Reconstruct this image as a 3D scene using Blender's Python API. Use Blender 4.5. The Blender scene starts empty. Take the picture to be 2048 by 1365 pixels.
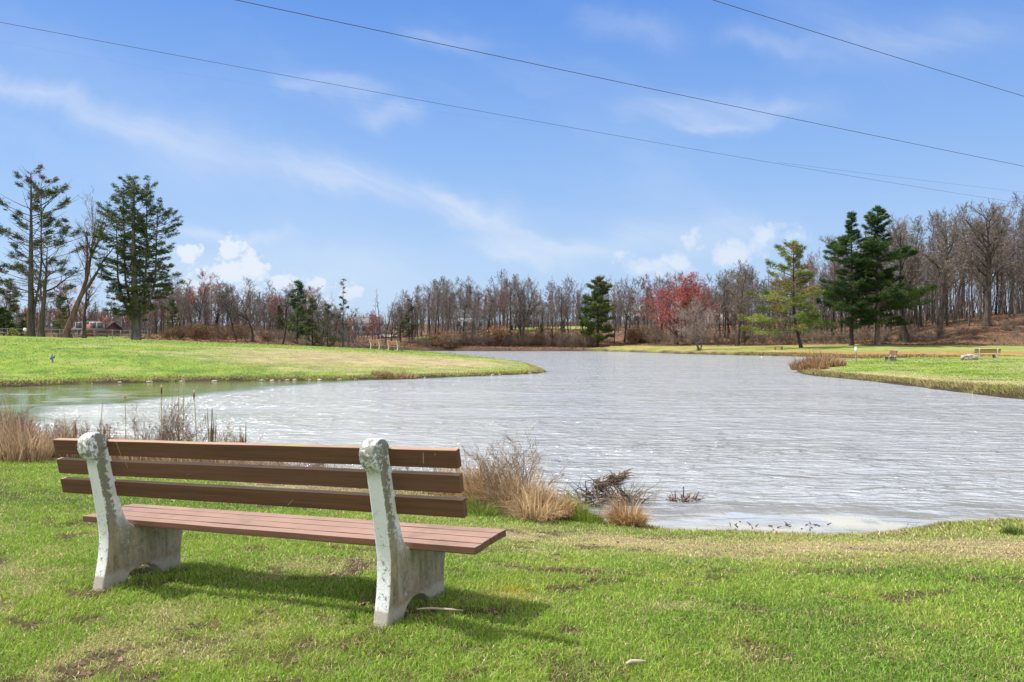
import bpy, math, random
import numpy as np
from mathutils import Vector, Matrix, Euler

scene = bpy.context.scene
R = math.radians
F, CX, CY, CAMZ = 1556.0, 1024.0, 682.5, 2.0      # survey constants of the photograph (full-size pixels), eye height over the pond

# ------------------------------------------------------------------ camera
cam_d = bpy.data.cameras.new("camera"); cam = bpy.data.objects.new("camera", cam_d)
scene.collection.objects.link(cam); scene.camera = cam
cam_d.sensor_width = 36.0; cam_d.lens = 36.0 * F / 2048.0
cam_d.clip_start = 0.05; cam_d.clip_end = 6000
cam.location = (0, 0, CAMZ); cam.rotation_euler = (R(90), 0, 0)

# ------------------------------------------------------------------ light
SUN_EL = 56.0
SUN_H = Vector((-0.972, 0.232, 0)).normalized()
SUN_ST, SKY_ST, EXPO = 4.6, 0.10, 0.55
sun_dir = Vector((SUN_H.x * math.cos(R(SUN_EL)), SUN_H.y * math.cos(R(SUN_EL)), math.sin(R(SUN_EL))))
sl = bpy.data.lights.new("sun", 'SUN'); sl.energy = SUN_ST; sl.angle = R(0.5); sl.color = (1.0, 0.955, 0.88)
so = bpy.data.objects.new("sun", sl); scene.collection.objects.link(so)
so.rotation_euler = (-sun_dir).to_track_quat('-Z', 'Y').to_euler(); so.location = (-30, 20, 60)
scene.view_settings.view_transform = 'Standard'; scene.view_settings.look = 'None'
scene.view_settings.exposure = EXPO; scene.view_settings.gamma = 1.0
scene.cycles.max_bounces = 6; scene.cycles.transparent_max_bounces = 8

# ------------------------------------------------------------------ node helpers
class NT:
    def __init__(s, tree): s.t = tree; s.N = tree.nodes; s.L = tree.links
    def n(s, typ, **kw):
        nd = s.N.new(typ)
        for k, v in kw.items(): setattr(nd, k, v)
        return nd
    def put(s, sock, v):
        if v is None: return
        if isinstance(v, bpy.types.NodeSocket): s.L.new(v, sock)
        elif isinstance(v, (tuple, list)) and sock.type == 'RGBA' and len(v) == 3: sock.default_value = (*v, 1)
        else: sock.default_value = v
    def m(s, op, a, b=None, c=None, clamp=False):
        nd = s.n('ShaderNodeMath', operation=op); nd.use_clamp = clamp
        for i, v in enumerate((a, b, c)): s.put(nd.inputs[i], v)
        return nd.outputs[0]
    def vm(s, op, a, b=None, out=0):
        nd = s.n('ShaderNodeVectorMath', operation=op)
        s.put(nd.inputs[0], a); s.put(nd.inputs[1], b)
        return nd.outputs[out]
    def mix(s, f, a, b, mode='MIX'):
        nd = s.n('ShaderNodeMix', data_type='RGBA', blend_type=mode)
        s.put(nd.inputs[0], f); s.put(nd.inputs[6], a); s.put(nd.inputs[7], b)
        return nd.outputs[2]
    def noise(s, vec, scale, detail=3, rough=.55, dist=0, out='Fac'):
        nd = s.n('ShaderNodeTexNoise'); s.put(nd.inputs['Vector'], vec)
        nd.inputs['Scale'].default_value = scale; nd.inputs['Detail'].default_value = detail
        nd.inputs['Roughness'].default_value = rough; nd.inputs['Distortion'].default_value = dist
        return nd.outputs[out]
    def sm(s, v, a, b, lo=0., hi=1.):
        nd = s.n('ShaderNodeMapRange', interpolation_type='SMOOTHSTEP')
        s.put(nd.inputs[0], v); nd.inputs[1].default_value = a; nd.inputs[2].default_value = b
        nd.inputs[3].default_value = lo; nd.inputs[4].default_value = hi
        return nd.outputs[0]
    def mapping(s, vec, loc=(0,0,0), rot=(0,0,0), scale=(1,1,1)):
        nd = s.n('ShaderNodeMapping'); s.put(nd.inputs[0], vec)
        nd.inputs[1].default_value = loc; nd.inputs[2].default_value = rot; nd.inputs[3].default_value = scale
        return nd.outputs[0]
    def bump(s, h, strength, dist=0.01, normal=None):
        nd = s.n('ShaderNodeBump'); nd.inputs['Strength'].default_value = strength
        nd.inputs['Distance'].default_value = dist; s.put(nd.inputs['Height'], h); s.put(nd.inputs['Normal'], normal)
        return nd.outputs[0]

def material(name, build):
    m = bpy.data.materials.new(name); m.use_nodes = True
    t = NT(m.node_tree); t.N.clear()
    out = t.n('ShaderNodeOutputMaterial'); b = t.n('ShaderNodeBsdfPrincipled')
    t.L.new(b.outputs[0], out.inputs[0]); b.inputs['Roughness'].default_value = .8
    build(t, b, out)
    return m
def flat(name, col, rough=.7, metal=0., var=.25, scale=8.):
    def f(t, b, o):
        co = t.n('ShaderNodeTexCoord').outputs['Object']
        nz = t.noise(co, scale, 4)
        t.put(b.inputs['Base Color'], t.mix(nz, tuple(c*(1-var) for c in col), tuple(min(1, c*(1+var)) for c in col)))
        b.inputs['Roughness'].default_value = rough; b.inputs['Metallic'].default_value = metal
    return material(name, f)

# ------------------------------------------------------------------ sky
def uv(px, py): return ((px - CX) / F, (CY - py) / F)
world = bpy.data.worlds.new("World"); scene.world = world; world.use_nodes = True
def sky():
    t = NT(world.node_tree); t.N.clear()
    out = t.n('ShaderNodeOutputWorld'); bg = t.n('ShaderNodeBackground'); bg.inputs[1].default_value = SKY_ST
    t.L.new(bg.outputs[0], out.inputs[0])
    st = t.n('ShaderNodeTexSky', sky_type='NISHITA'); st.sun_disc = False
    st.sun_elevation = R(SUN_EL); st.sun_rotation = math.atan2(SUN_H.x, SUN_H.y)
    st.altitude = 0; st.air_density = 1.0; st.dust_density = 0.6; st.ozone_density = 2.2
    d = t.n('ShaderNodeTexCoord').outputs['Generated']
    sp = t.n('ShaderNodeSeparateXYZ'); t.L.new(d, sp.inputs[0])
    x, y, z = sp.outputs
    ys = t.m('MAXIMUM', t.m('ABSOLUTE', y), .08)
    u = t.m('DIVIDE', x, ys); v = t.m('DIVIDE', z, ys)
    front = t.sm(y, .05, .3)
    cb = t.n('ShaderNodeCombineXYZ'); t.put(cb.inputs[0], u); t.put(cb.inputs[1], v); P = cb.outputs[0]
    # wisps of high cloud: (x0,y0,x1,y1,width,strength)
    wisps = [(-150,95,420,300,28,.32),(300,250,760,390,40,.22),(600,340,1050,438,30,.27),(820,370,1130,520,26,.25),
             (540,175,760,215,20,.26),(690,240,830,262,16,.30),(800,62,980,84,20,.20),(1150,40,1360,70,30,.16),
             (1240,220,1640,232,26,.26),(1420,75,1600,95,20,.16),(1560,120,2048,70,50,.16),(330,440,620,470,12,.25),
             (900,480,1230,500,20,.30),(1330,252,1540,258,14,.24),(1180,480,1560,440,40,.26),(200,520,900,560,60,.22)]
    wv = t.noise(t.mapping(P, scale=(3.2, 3.2, 1)), 1.0, 5, .6, .6, 'Color')
    Pw = t.vm('ADD', P, t.vm('MULTIPLY', t.vm('SUBTRACT', wv, (.5,.5,.5)), (.15,.15,0)))
    tot = None
    for (x0, y0, x1, y1, w, s_) in wisps:
        a = uv(x0, y0); b = uv(x1, y1); L = math.hypot(b[0]-a[0], b[1]-a[1]); ang = math.atan2(b[1]-a[1], b[0]-a[0])
        q = t.mapping(t.mapping(t.vm('SUBTRACT', Pw, (a[0], a[1], 0)), rot=(0, 0, -ang)), scale=(1/L, F/w, 1))
        s2 = t.n('ShaderNodeSeparateXYZ'); t.L.new(q, s2.inputs[0])
        e = t.m('POWER', 2.718, t.m('MULTIPLY', t.m('MULTIPLY', s2.outputs[1], s2.outputs[1]), -1.0))
        f1 = t.sm(s2.outputs[0], -.15, .3); f2 = t.sm(s2.outputs[0], .7, 1.2, 1., 0.)
        k = t.m('MULTIPLY', t.m('MULTIPLY', e, s_), t.m('MULTIPLY', f1, f2))
        tot = k if tot is None else t.m('ADD', tot, k)
    fib = t.noise(t.mapping(t.mapping(Pw, rot=(0, 0, R(20))), scale=(5, 34, 1)), 1.0, 6, .62)
    tot = t.m('MULTIPLY', tot, t.sm(fib, .25, .75, .55, 1.25))
    gen = t.m('MULTIPLY', t.sm(t.noise(t.mapping(t.mapping(Pw, rot=(0,0,R(20))), scale=(1.6, 5.4, 1)), 1.0, 6, .6), .44, .78), .15)
    tot = t.m('ADD', tot, gen)
    # heaped clouds low over the trees
    def heap(blobs, soft, nsc):
        nz = t.m('SUBTRACT', t.noise(P, nsc*1.9, 6, .66), .5); Pc = t.vm('ADD', P, t.vm('MULTIPLY', t.vm('SUBTRACT', t.noise(P, nsc*1.3, 3, .6, 0, 'Color'), (.5,.5,.5)), (.055,.045,0)))
        nz2 = t.m('ADD', t.m('MULTIPLY', nz, 1.9), t.m('MULTIPLY', t.m('SUBTRACT', t.noise(P, nsc*4.5, 5, .65), .5), 1.0))
        acc = None
        for (cx, cy, rx, ry) in blobs:
            c = uv(cx, cy)
            q = t.vm('MULTIPLY', t.vm('SUBTRACT', Pc, (c[0], c[1], 0)), (F/rx, F/ry, 0))
            l = t.m('SUBTRACT', 1.0, t.vm('LENGTH', q, out=1))
            acc = l if acc is None else t.m('MAXIMUM', acc, l)
        return t.sm(t.m('ADD', acc, nz2), .0, soft)
    h1 = heap([(378,508,30,24),(462,498,32,32),(500,532,56,38),(470,545,100,34),(560,565,66,28),(640,568,34,20),(695,592,36,26),(600,615,150,40),(420,590,120,50)], .62, 26)
    h2 = heap([(1242,522,26,20),(1350,512,58,34),(1385,486,40,34),(1310,535,90,30),(1470,500,90,42),(1540,470,80,30)], 1.0, 16)
    lowfade = t.sm(v, uv(0,640)[1], uv(0,540)[1], .45, 1.)
    h1 = t.m('MULTIPLY', t.m('MULTIPLY', h1, .80), lowfade)
    h2 = t.m('MULTIPLY', h2, .62)
    cl = t.m('MAXIMUM', t.m('MULTIPLY', t.m('MAXIMUM', h1, h2), front), t.m('MINIMUM', tot, .85))
    cl = t.m('MULTIPLY', cl, t.sm(z, 0., .03))
    # clear-sky gradient laid over the physical sky, and bright unseen cloud added overhead and behind as fill light
    rmp = t.n('ShaderNodeValToRGB'); t.put(rmp.inputs[0], z); el = rmp.color_ramp.elements; K = 10.
    stops = [(0., (3.5,4.7,6.5)), (.10, (3.05,4.4,6.5)), (.22, (2.0,3.5,6.4)), (.40, (.85,2.2,5.8)), (1., (.6,1.6,4.2))]
    el[0].position = 0.; el[0].color = (*[c/K for c in stops[0][1]], 1); el[1].position = 1.; el[1].color = (*[c/K for c in stops[-1][1]], 1)
    for p_, c_ in stops[1:-1]: e_ = el.new(p_); e_.color = (*[c/K for c in c_], 1)
    gr = t.mix(1.0, rmp.outputs[0], (K, K, K), 'MULTIPLY'); gr.node.clamp_result = False
    base = t.mix(.85, st.outputs[0], gr)
    col = t.mix(cl, base, (6.0, 6.25, 6.7))
    ov = t.m('MAXIMUM', t.sm(z, .46, .68), t.sm(y, -.02, -.35))
    on_ = t.noise(t.mapping(d, scale=(1.4, 1.4, 2.4)), 1., 6, .6)
    ov = t.m('MULTIPLY', t.m('MULTIPLY', ov, t.sm(on_, .30, .52)), .92)
    t.put(bg.inputs[0], t.mix(ov, col, (9.4, 9.2, 9.0)))
sky()

# ------------------------------------------------------------------ object helpers
C = scene.collection
def tag(o, label=None, cat=None, group=None, kind=None):
    if label: o['label'] = label
    if cat: o['category'] = cat
    if group: o['group'] = group
    if kind: o['kind'] = kind
    return o
def empty(name, loc=(0,0,0), rz=0., label=None, cat=None, group=None):
    o = bpy.data.objects.new(name, None); C.objects.link(o); o.empty_display_size = .2
    o.location = loc; o.rotation_euler = (0, 0, rz)
    return tag(o, label, cat, group)
def copy_tree(o, parent=None):
    c = o.copy(); C.objects.link(c)
    if parent: c.parent = parent
    for ch in list(o.children): copy_tree(ch, c)
    return c

class MB:
    """mesh builder: collects tubes, boxes, blades"""
    def __init__(s): s.V = []; s.Fa = []; s.n = 0; s.col = []; s.usecol = False
    def add(s, V, Fa, col=None):
        V = np.asarray(V, float); s.V.append(V)
        Fa = np.asarray(Fa, int); s.Fa.append(Fa + s.n); s.n += len(V)
        if col is not None: s.usecol = True
        s.col.append(np.broadcast_to(np.asarray(col if col is not None else (1,1,1), float), (len(V), 3)))
    def tube(s, pts, rad, k=5, cap=True, col=None):
        P = np.asarray(pts, float); n = len(P); rad = np.broadcast_to(np.asarray(rad, float), (n,))
        T = np.gradient(P, axis=0); T /= (np.linalg.norm(T, axis=1, keepdims=True) + 1e-9)
        up = np.array([0,0,1.]) if abs(T[0][2]) < .9 else np.array([1.,0,0])
        A = np.cross(T, up); A /= (np.linalg.norm(A, axis=1, keepdims=True) + 1e-9); B = np.cross(T, A)
        th = np.arange(k) * 2*np.pi/k
        V = P[:,None,:] + rad[:,None,None]*(np.cos(th)[None,:,None]*A[:,None,:] + np.sin(th)[None,:,None]*B[:,None,:])
        V = V.reshape(-1, 3); i = np.arange(n-1)[:,None]*k; j = np.arange(k)[None,:]; j2 = (j+1) % k
        Q = np.stack([i+j, i+j2, i+k+j2, i+k+j], -1).reshape(-1, 4)
        s.add(V, Q, col)
        if cap:
            for base, p in ((0, P[0]), ((n-1)*k, P[-1])):
                ring = V[base:base+k]
                s.add(np.vstack([ring, p[None]]), [[a, (a+1) % k, k, k] for a in range(k)], col)
    def box(s, lo, hi, col=None):
        x0,y0,z0 = lo; x1,y1,z1 = hi
        V = [(x0,y0,z0),(x1,y0,z0),(x1,y1,z0),(x0,y1,z0),(x0,y0,z1),(x1,y0,z1),(x1,y1,z1),(x0,y1,z1)]
        s.add(V, [(0,3,2,1),(4,5,6,7),(0,1,5,4),(1,2,6,5),(2,3,7,6),(3,0,4,7)], col)
    def build(s, name, mat, parent=None, smooth=False):
        me = bpy.data.meshes.new(name)
        V = np.vstack(s.V); Fa = np.vstack([f if f.shape[1] == 4 else np.hstack([f, f[:, 2:3]]) for f in s.Fa])
        tri = Fa[:, 2] == Fa[:, 3]
        ln = np.where(tri, 3, 4); starts = np.concatenate([[0], np.cumsum(ln)[:-1]])
        keep = np.ones(Fa.shape, bool); keep[tri, 3] = False
        me.vertices.add(len(V)); me.vertices.foreach_set('co', V.astype(np.float32).ravel())
        me.loops.add(int(ln.sum())); me.loops.foreach_set('vertex_index', Fa[keep].astype(np.int32))
        me.polygons.add(len(Fa)); me.polygons.foreach_set('loop_start', starts.astype(np.int32))
        me.polygons.foreach_set('loop_total', ln.astype(np.int32))
        if smooth: me.polygons.foreach_set('use_smooth', np.ones(len(Fa), bool))
        if s.usecol:
            at = me.color_attributes.new('Col', 'FLOAT_COLOR', 'POINT')
            c = np.hstack([np.vstack(s.col), np.ones((len(V), 1))]); at.data.foreach_set('color', c.astype(np.float32).ravel())
        me.update(calc_edges=True); me.validate()
        me.materials.append(mat)
        o = bpy.data.objects.new(name, me); C.objects.link(o)
        if parent: o.parent = parent
        return o

# ------------------------------------------------------------------ noise in python
_rt = np.random.RandomState(7).rand(256, 256)
def vnoise(x, y):
    xi = np.floor(x).astype(int); yi = np.floor(y).astype(int); fx = x-xi; fy = y-yi
    fx = fx*fx*(3-2*fx); fy = fy*fy*(3-2*fy)
    a = _rt[xi & 255, yi & 255]; b = _rt[(xi+1) & 255, yi & 255]; c = _rt[xi & 255, (yi+1) & 255]; d = _rt[(xi+1) & 255, (yi+1) & 255]
    return (a*(1-fx)+b*fx)*(1-fy) + (c*(1-fx)+d*fx)*fy
def fbm(x, y, oct=4):
    s = 0; a = .5; n = 0
    for i in range(oct): s = s + a*vnoise(x*2**i+i*17.3, y*2**i+i*9.1); n += a; a *= .5
    return s/n
def sst(v, a, b): t = np.clip((v-a)/(b-a), 0, 1); return t*t*(3-2*t)

# ------------------------------------------------------------------ terrain
def W(px, py, z=0.): Y = F*(CAMZ-z)/(py-CY); return ((px-CX)/F*Y, Y)
def at(px, Y): return ((px-CX)/F*Y, Y)
pond = [(9,8.0),(14,9.5),(18,13),(19.5,18),(18.3,23)]
pond += [W(2048,800),W(1950,789),W(1850,776),W(1750,764),W(1680,757),W(1625,752),W(1600,747)]
pond += [(19.5,53),(22,60),(27,68),(33,73),(42,75),(50,75),(51,80),(47,84),(42,88)]
pond += [W(1680,717),W(1640,714.5),W(1600,713.5),W(1500,711.5),W(1400,709.5),W(1300,706),W(1250,704),W(1200,703),W(1100,703),W(1000,703),W(900,702.5),W(830,702.5)]
pond += [(-26,148),(-33,132),(-32,115),(-24,100),(-15,88),(-8,78),(-3.5,70),(-.6,63),W(1062,734),W(1085,741),W(1092,745)]
pond += [W(1070,748),W(1030,750),W(950,753),W(830,757),W(750,759.5),W(600,762),W(400,764),W(250,766.5),W(100,771),W(0,776),W(-120,782),W(-260,800),W(-330,830)]
pond += [W(-250,860),W(-100,872),W(50,885),W(150,905),W(300,928),W(450,948),W(600,966),W(750,985),W(900,1007),W(1000,1028),W(1100,1046),W(1180,1054),W(1300,1066),W(1400,1074),W(1600,1080),W(1740,1077),W(1850,1064),W(1950,1056),W(2048,1055)]
pond = np.array(pond)
# soften the outline a little
def subdivide(P):
    Q = []
    for i in range(len(P)):
        a = P[i]; b = P[(i+1) % len(P)]
        Q += [a*.75+b*.25, a*.25+b*.75]
    return np.array(Q)
pond = subdivide(pond)
def sdist(x, y, P=None):
    P = pond if P is None else P
    x = np.atleast_1d(np.asarray(x, float)); y = np.atleast_1d(np.asarray(y, float)); sh = x.shape
    x = x.ravel(); y = y.ravel(); best = np.full(x.shape, 1e18); inside = np.zeros(x.shape, bool)
    for i in range(len(P)):
        ax, ay = P[i]; bx, by = P[(i+1) % len(P)]; dx, dy = bx-ax, by-ay
        tt = np.clip(((x-ax)*dx+(y-ay)*dy)/(dx*dx+dy*dy+1e-12), 0, 1)
        d = (x-ax-tt*dx)**2+(y-ay-tt*dy)**2; best = np.minimum(best, d)
        c = (ay > y) != (by > y)
        with np.errstate(divide='ignore', invalid='ignore'): xx = (bx-ax)*(y-ay)/(by-ay+1e-18)+ax
        inside ^= c & (x < xx)
    d = np.sqrt(best); return np.where(inside, -d, d).reshape(sh)
CP = [(-.5,3.4,.714),(-2.2,4.1,.657),(-1.3,3.8,.685),(.3,3.6,.71),(-.6,4.2,.70),(0,0,.75),(3,2,.74),(-3,1,.75),(-4,4,.64),(5,5,.52),(3,6.4,.38),(1,7.3,.28),(3,7.4,.22),(5,7.4,.22),(8,7,.25),
 (0,6,.47),(-1.5,7.5,.4),(-3.5,9.3,.34),(-5,8.5,.45),(-6.9,10.3,.42),(-10,12,.5),(-16,14,.7),(-20,5,1.0),(0,-20,1.2),(20,0,.9),(15,5,.6),(24,12,.8),(24,25,.9),(-30,20,1.2),(-28,28,1.2),
 (-49,75,2.5),(-40,75,2.22),(-30,75,1.9),(-20,72,1.58),(-12,69,1.27),(-8,67,1.06),(-5,63,.9),(-1,57,.6),(1,53,.3),(-70,75,2.8),
 (-38,55,1.95),(-27,55,1.8),(-17,52,1.25),(-9,52,.85),(-34,46,1.35),(-22,45,1.1),(-24,37,.35),(-12,41,.35),(-5,45,.3),(-45,45,1.3),(-60,90,2.4),(-45,90,2.1),(-35,90,1.7),(-21,84,1.2),(-28,100,1.3),
 (-47,125,3.5),(-40,126,3.6),(-33,125,2.6),(-70,115,2.3),(-100,120,2.8),(-26,162,1.4),
 (-17,160,.9),(0,160,1.0),(17,160,1.0),(-10,174,3.9),(10,174,3.9),(25,168,3.2),(-20,177,2.2),(0,192,5.2),(20,192,5.4),(-30,200,3),(40,190,4.8),
 (20,142,.6),(30,126,.8),(35,120,.75),(45,100,.8),(40,131,1.1),(50,115,1.05),(60,100,1.1),(60,85,1.0),(57,123,1.3),
 (82,118,1.3),(89,137,6.0),(79,135,4.6),(70,132,2.2),(64,127,1.5),(102,140,7.4),(112,120,5),(85,160,6),(60,160,3.4),(100,185,8),(50,165,3.2),
 (21,51,.4),(28,60,.42),(35,65,.46),(45,67,.56),(30,45,.45),(22,43,.3),(24,34,.35),(35,35,.6),(42,50,.6),(62,62,.8),(62,40,1),
 (300,300,12),(-300,300,8),(0,420,12),(0,-250,3),(300,0,5),(-300,0,5),(900,900,16),(-900,900,14),(0,1600,18),(-1500,-900,5),(1500,-900,5),(0,260,7),(130,260,11),(-120,220,6)]
CP = np.array(CP); _c = 1.5
_A = np.sqrt((CP[:,None,0]-CP[None,:,0])**2+(CP[:,None,1]-CP[None,:,1])**2+_c*_c)
_A1 = np.block([[_A + 1e-3*np.eye(len(CP)), np.ones((len(CP),1))],[np.ones((1,len(CP))), np.zeros((1,1))]])
_w = np.linalg.solve(_A1, np.append(CP[:,2], 0))
def hgt(x, y, d=None, detail=True):
    x = np.atleast_1d(np.asarray(x, float)); y = np.atleast_1d(np.asarray(y, float))
    if d is None: d = sdist(x, y)
    h = np.full(x.shape, _w[-1])
    for i in range(len(CP)): h = h + _w[i]*np.sqrt((x-CP[i,0])**2+(y-CP[i,1])**2+_c*_c)
    h = np.clip(h, .16, 60)
    dn = d + (fbm(x*1.3, y*1.3, 3)-.5)*.35
    land = .11*(1-np.exp(-np.maximum(dn,0)/.08)) + (h-.11)*(1-np.exp(-np.maximum(dn,0)/.9))
    z = np.where(dn > 0, land, np.maximum(-1.2, dn*.35))
    r = np.hypot(x, y)
    if detail:
        z = z + np.where(dn > .1, 1, 0)*((fbm(x*2.2, y*2.2, 3)-.5)*.035*np.clip(dn, 0, 1) + (fbm(x*.15, y*.15, 3)-.5)*.5*np.clip((r-90)/60, 0, 1))
    return z
def gz(x, y): return float(hgt(x, y)[0])
leafpoly = np.array([(-600,130),(-60,118),(-48,99),(-34,94),(-22,91),(-12,89),(0,100),(10,140),(17.5,157),(24,152),(31,142),(44,132.5),(57,127),(66,122),(75,119),(95,113),(600,100),(600,2500),(-600,2500)])
G_LAWN = np.array((.185,.295,.038)); G_DARK = np.array((.085,.185,.028)); G_YEL = np.array((.38,.42,.075))
STRAW = np.array((.54,.43,.25)); DIRT = np.array((.13,.085,.06)); LEAF = np.array((.165,.10,.068)); LEAF2 = np.array((.25,.14,.08)); LEAFD = np.array((.09,.06,.042)); ORNG = np.array((.36,.205,.08))
def masks(x, y, d):
    r = np.hypot(x, y)
    leaf = sst(-sdist(x, y, leafpoly) + (fbm(x*.3, y*.3)-.5)*4, -1.2, 1.2)
    far_green = ((x-14)/7.5)**2 + ((y-193)/11)**2 < 1
    far_green |= ((x-2)/4)**2 + ((y-186)/5)**2 < 1
    far_green |= ((x+19)/4)**2 + ((y-184)/5)**2 < 1
    leaf = np.where(far_green, 0, leaf)
    near = r < 26
    n1 = fbm(x*.55+3, y*.9+8, 4); n2 = fbm(x*2.3+30, y*3.1+5, 3); n3 = fbm(x*5+11, y*5+2, 2); n4 = fbm(x*3.4+71, y*4.6+22, 2); n5 = fbm(x*10+5, y*12+9, 2)
    # near lawn: dry band towards the water, patches elsewhere
    band = np.exp(-((y-(6.3+.04*x)-.9*(n1-.5)*2)/.85)**2)*sst(x, -1.8, 1.2)
    straw_n = np.clip(sst(n1*.5+n2*.5, .58, .76)*.5 + band*(.35+.85*n2)*1.15, 0, 1)
    dirt_n = sst(n4*.62+n5*.38, .575, .655)*(.35+.65*sst(n1, .35, .55))
    bx, by = -.9, 3.5
    dirt_n = np.maximum(dirt_n, .9*sst(n4*.5+n5*.5, .46, .58)*np.exp(-(((x-bx)/.9)**2+((y-by)/.40)**2)))
    dirt_n = np.maximum(dirt_n, 1.*sst(n5*.5+n4*.5, .45, .55)*np.exp(-(((x-.0)/.5)**2+((y-2.95)/.22)**2)))
    # mound on the left
    m1 = fbm(x*.25+5, y*.35+1, 4); m2 = fbm(x*1.1, y*1.5, 3)
    st_l = np.exp(-(((x+10.5)/9)**2+((y-52)/7.5)**2)**1.5)*(.45+1.1*m2) + np.exp(-(((x+3)/4)**2+((y-53)/4)**2))*.4
    st_l = st_l*.95 + .30*sst(m1, .55, .75)
    # right shores
    st_r = .45*sst(m1, .4, .7) + np.where(y > 78, .12, 0) + np.where(y < 80, .55*np.exp(-((d-.9)/1.1)**2), 0)
    straw = np.where(near, straw_n, np.where(x < 8, st_l, st_r))
    orange = np.where((y > 78) & (x > 12), sst(d, 5.5, 2.2)*1.0 + .5*sst(m1, .5, .7), 0)*(1-leaf)
    orange = orange*np.where(y > 104, .35, 1.)
    orange = np.where((x > 8) & (y > 120) & (y < 160) & (leaf < .5), np.maximum(orange, .28), orange)
    wet = near & (x < -.8) & (d < 2.6)
    straw_n = np.where(wet, np.maximum(straw_n, sst(d+(n2-.5)*1.2, 1.9, 1.2)), straw_n); dirt_n = np.where(wet, np.maximum(dirt_n, .6*sst(d+(n3-.5)*1.2, 1.5, .7)), dirt_n)
    straw = np.where(near, straw_n, straw)
    dirt = np.where(near, dirt_n, .42*np.exp(-(((x+10.5)/8)**2+((y-52)/6.5)**2)**1.5)*(x < 8)*sst(m2, .3, .6))
    bank = np.where(near, sst(d + (n2-.5)*.3, .34, .06), sst(d + (n2-.5)*.9, .75, .1))
    bank = np.where((y > 140) & (x < 18), .8*sst(d + (n2-.5)*1.5, 3.2, .4), bank)
    return np.clip(leaf,0,1), np.clip(straw,0,1), np.clip(orange,0,1), np.clip(dirt,0,1), bank
def cover(x, y, d):
    leaf, straw, orange, dirt, bank = masks(x, y, d)
    g = fbm(x*.8+50, y*.8, 3)[:,None]; g2 = fbm(x*3+9, y*3, 3)[:,None]
    c = G_LAWN*(1-sst(g, .5, .75)) + G_DARK*sst(g, .5, .75)
    c = c + (G_YEL-c)*(sst(g2, .5, .8)*.45 + np.where(np.hypot(x,y) > 25, .05, 0)[:,None])
    mo = (np.exp(-(((x-.0)/.10)**2+((y-4.02)/.10)**2)))[:,None]
    c = c + (np.array((.42,.34,.02))-c)*mo
    c = c + (STRAW-c)*(straw*.88)[:,None]
    c = c + (ORNG-c)*(orange*.85)[:,None]
    c = c + (DIRT-c)*(dirt*.85)[:,None]
    lm = fbm(x*.5+7, y*.5+3, 4)[:,None]; lc = LEAF + (LEAF2-LEAF)*sst(lm, .45, .7)
    lc = lc + (LEAFD-lc)*sst(fbm(x*1.7, y*1.7, 3), .52, .75)[:,None]
    c = c + (lc-c)*leaf[:,None]
    c = c + (np.array((.07,.052,.036))-c)*bank[:,None]
    return c

def polar_grid(r0, r1, q, azf, azb):
    rs = [r0]
    while rs[-1] < r1: rs.append(rs[-1]*q)
    rs = np.array(rs)
    a1 = np.arange(-52, 52.01, azf); a2 = np.arange(52+azb, 308, azb)
    az = np.radians(np.concatenate([a1, a2]))
    Rg, A = np.meshgrid(rs, az, indexing='ij')
    X = Rg*np.sin(A); Y = Rg*np.cos(A); nr, na = X.shape
    i = np.arange(nr-1)[:,None]*na; j = np.arange(na)[None,:]; j2 = (j+1) % na
    Q = np.stack([i+j, i+j2, i+na+j2, i+na+j], -1).reshape(-1, 4)[:, ::-1]
    return X.ravel(), Y.ravel(), Q, na
X, Y, Q, na = polar_grid(.5, 2600, 1.0135, .32, 4.)
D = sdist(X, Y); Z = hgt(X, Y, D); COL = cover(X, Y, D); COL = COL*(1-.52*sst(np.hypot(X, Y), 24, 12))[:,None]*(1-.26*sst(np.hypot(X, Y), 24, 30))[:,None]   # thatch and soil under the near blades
def ground_mat(t, b, o):
    a = t.n('ShaderNodeAttribute'); a.attribute_name = 'Col'
    g = t.n('ShaderNodeNewGeometry').outputs['Position']
    n1 = t.noise(g, 9., 6, .7); n2 = t.noise(t.mapping(g, scale=(1,1,1)), 55., 4, .7); n3 = t.noise(g, .9, 5, .65)
    k = t.m('ADD', t.m('MULTIPLY', t.sm(n1, .2, .8, .55, 1.45), .6), t.m('MULTIPLY', t.sm(n2, .2, .8, .5, 1.5), .4))
    k = t.m('MULTIPLY', k, t.sm(n3, .25, .75, .78, 1.22))
    c = t.vm('SCALE', a.outputs['Color']); nd = c.node; t.put(nd.inputs[3], k)
    t.put(b.inputs['Base Color'], c); b.inputs['Roughness'].default_value = .95; b.inputs['Specular IOR Level'].default_value = .15
    t.put(b.inputs['Normal'], t.bump(t.m('ADD', n1, n2), .8, .03))
gm = material('ground_cover', ground_mat)
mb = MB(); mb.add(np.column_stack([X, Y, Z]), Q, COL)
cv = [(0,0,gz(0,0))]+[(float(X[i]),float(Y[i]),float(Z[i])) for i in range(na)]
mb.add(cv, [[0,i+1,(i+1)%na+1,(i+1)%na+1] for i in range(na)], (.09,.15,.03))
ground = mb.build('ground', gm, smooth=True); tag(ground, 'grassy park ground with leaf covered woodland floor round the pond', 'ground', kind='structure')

# ------------------------------------------------------------------ water
X, Y, Q, na = polar_grid(3.0, 260, 1.02, .5, 6.)
D = sdist(X, Y)
inpond = D < 2.0
keep = inpond[Q].any(axis=1) & (Y[Q].mean(axis=1) > 0); Q = Q[keep]
ids = np.unique(Q); remap = -np.ones(len(X), int); remap[ids] = np.arange(len(ids)); Q = remap[Q]; X = X[ids]; Y = Y[ids]; D = D[ids]
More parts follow.
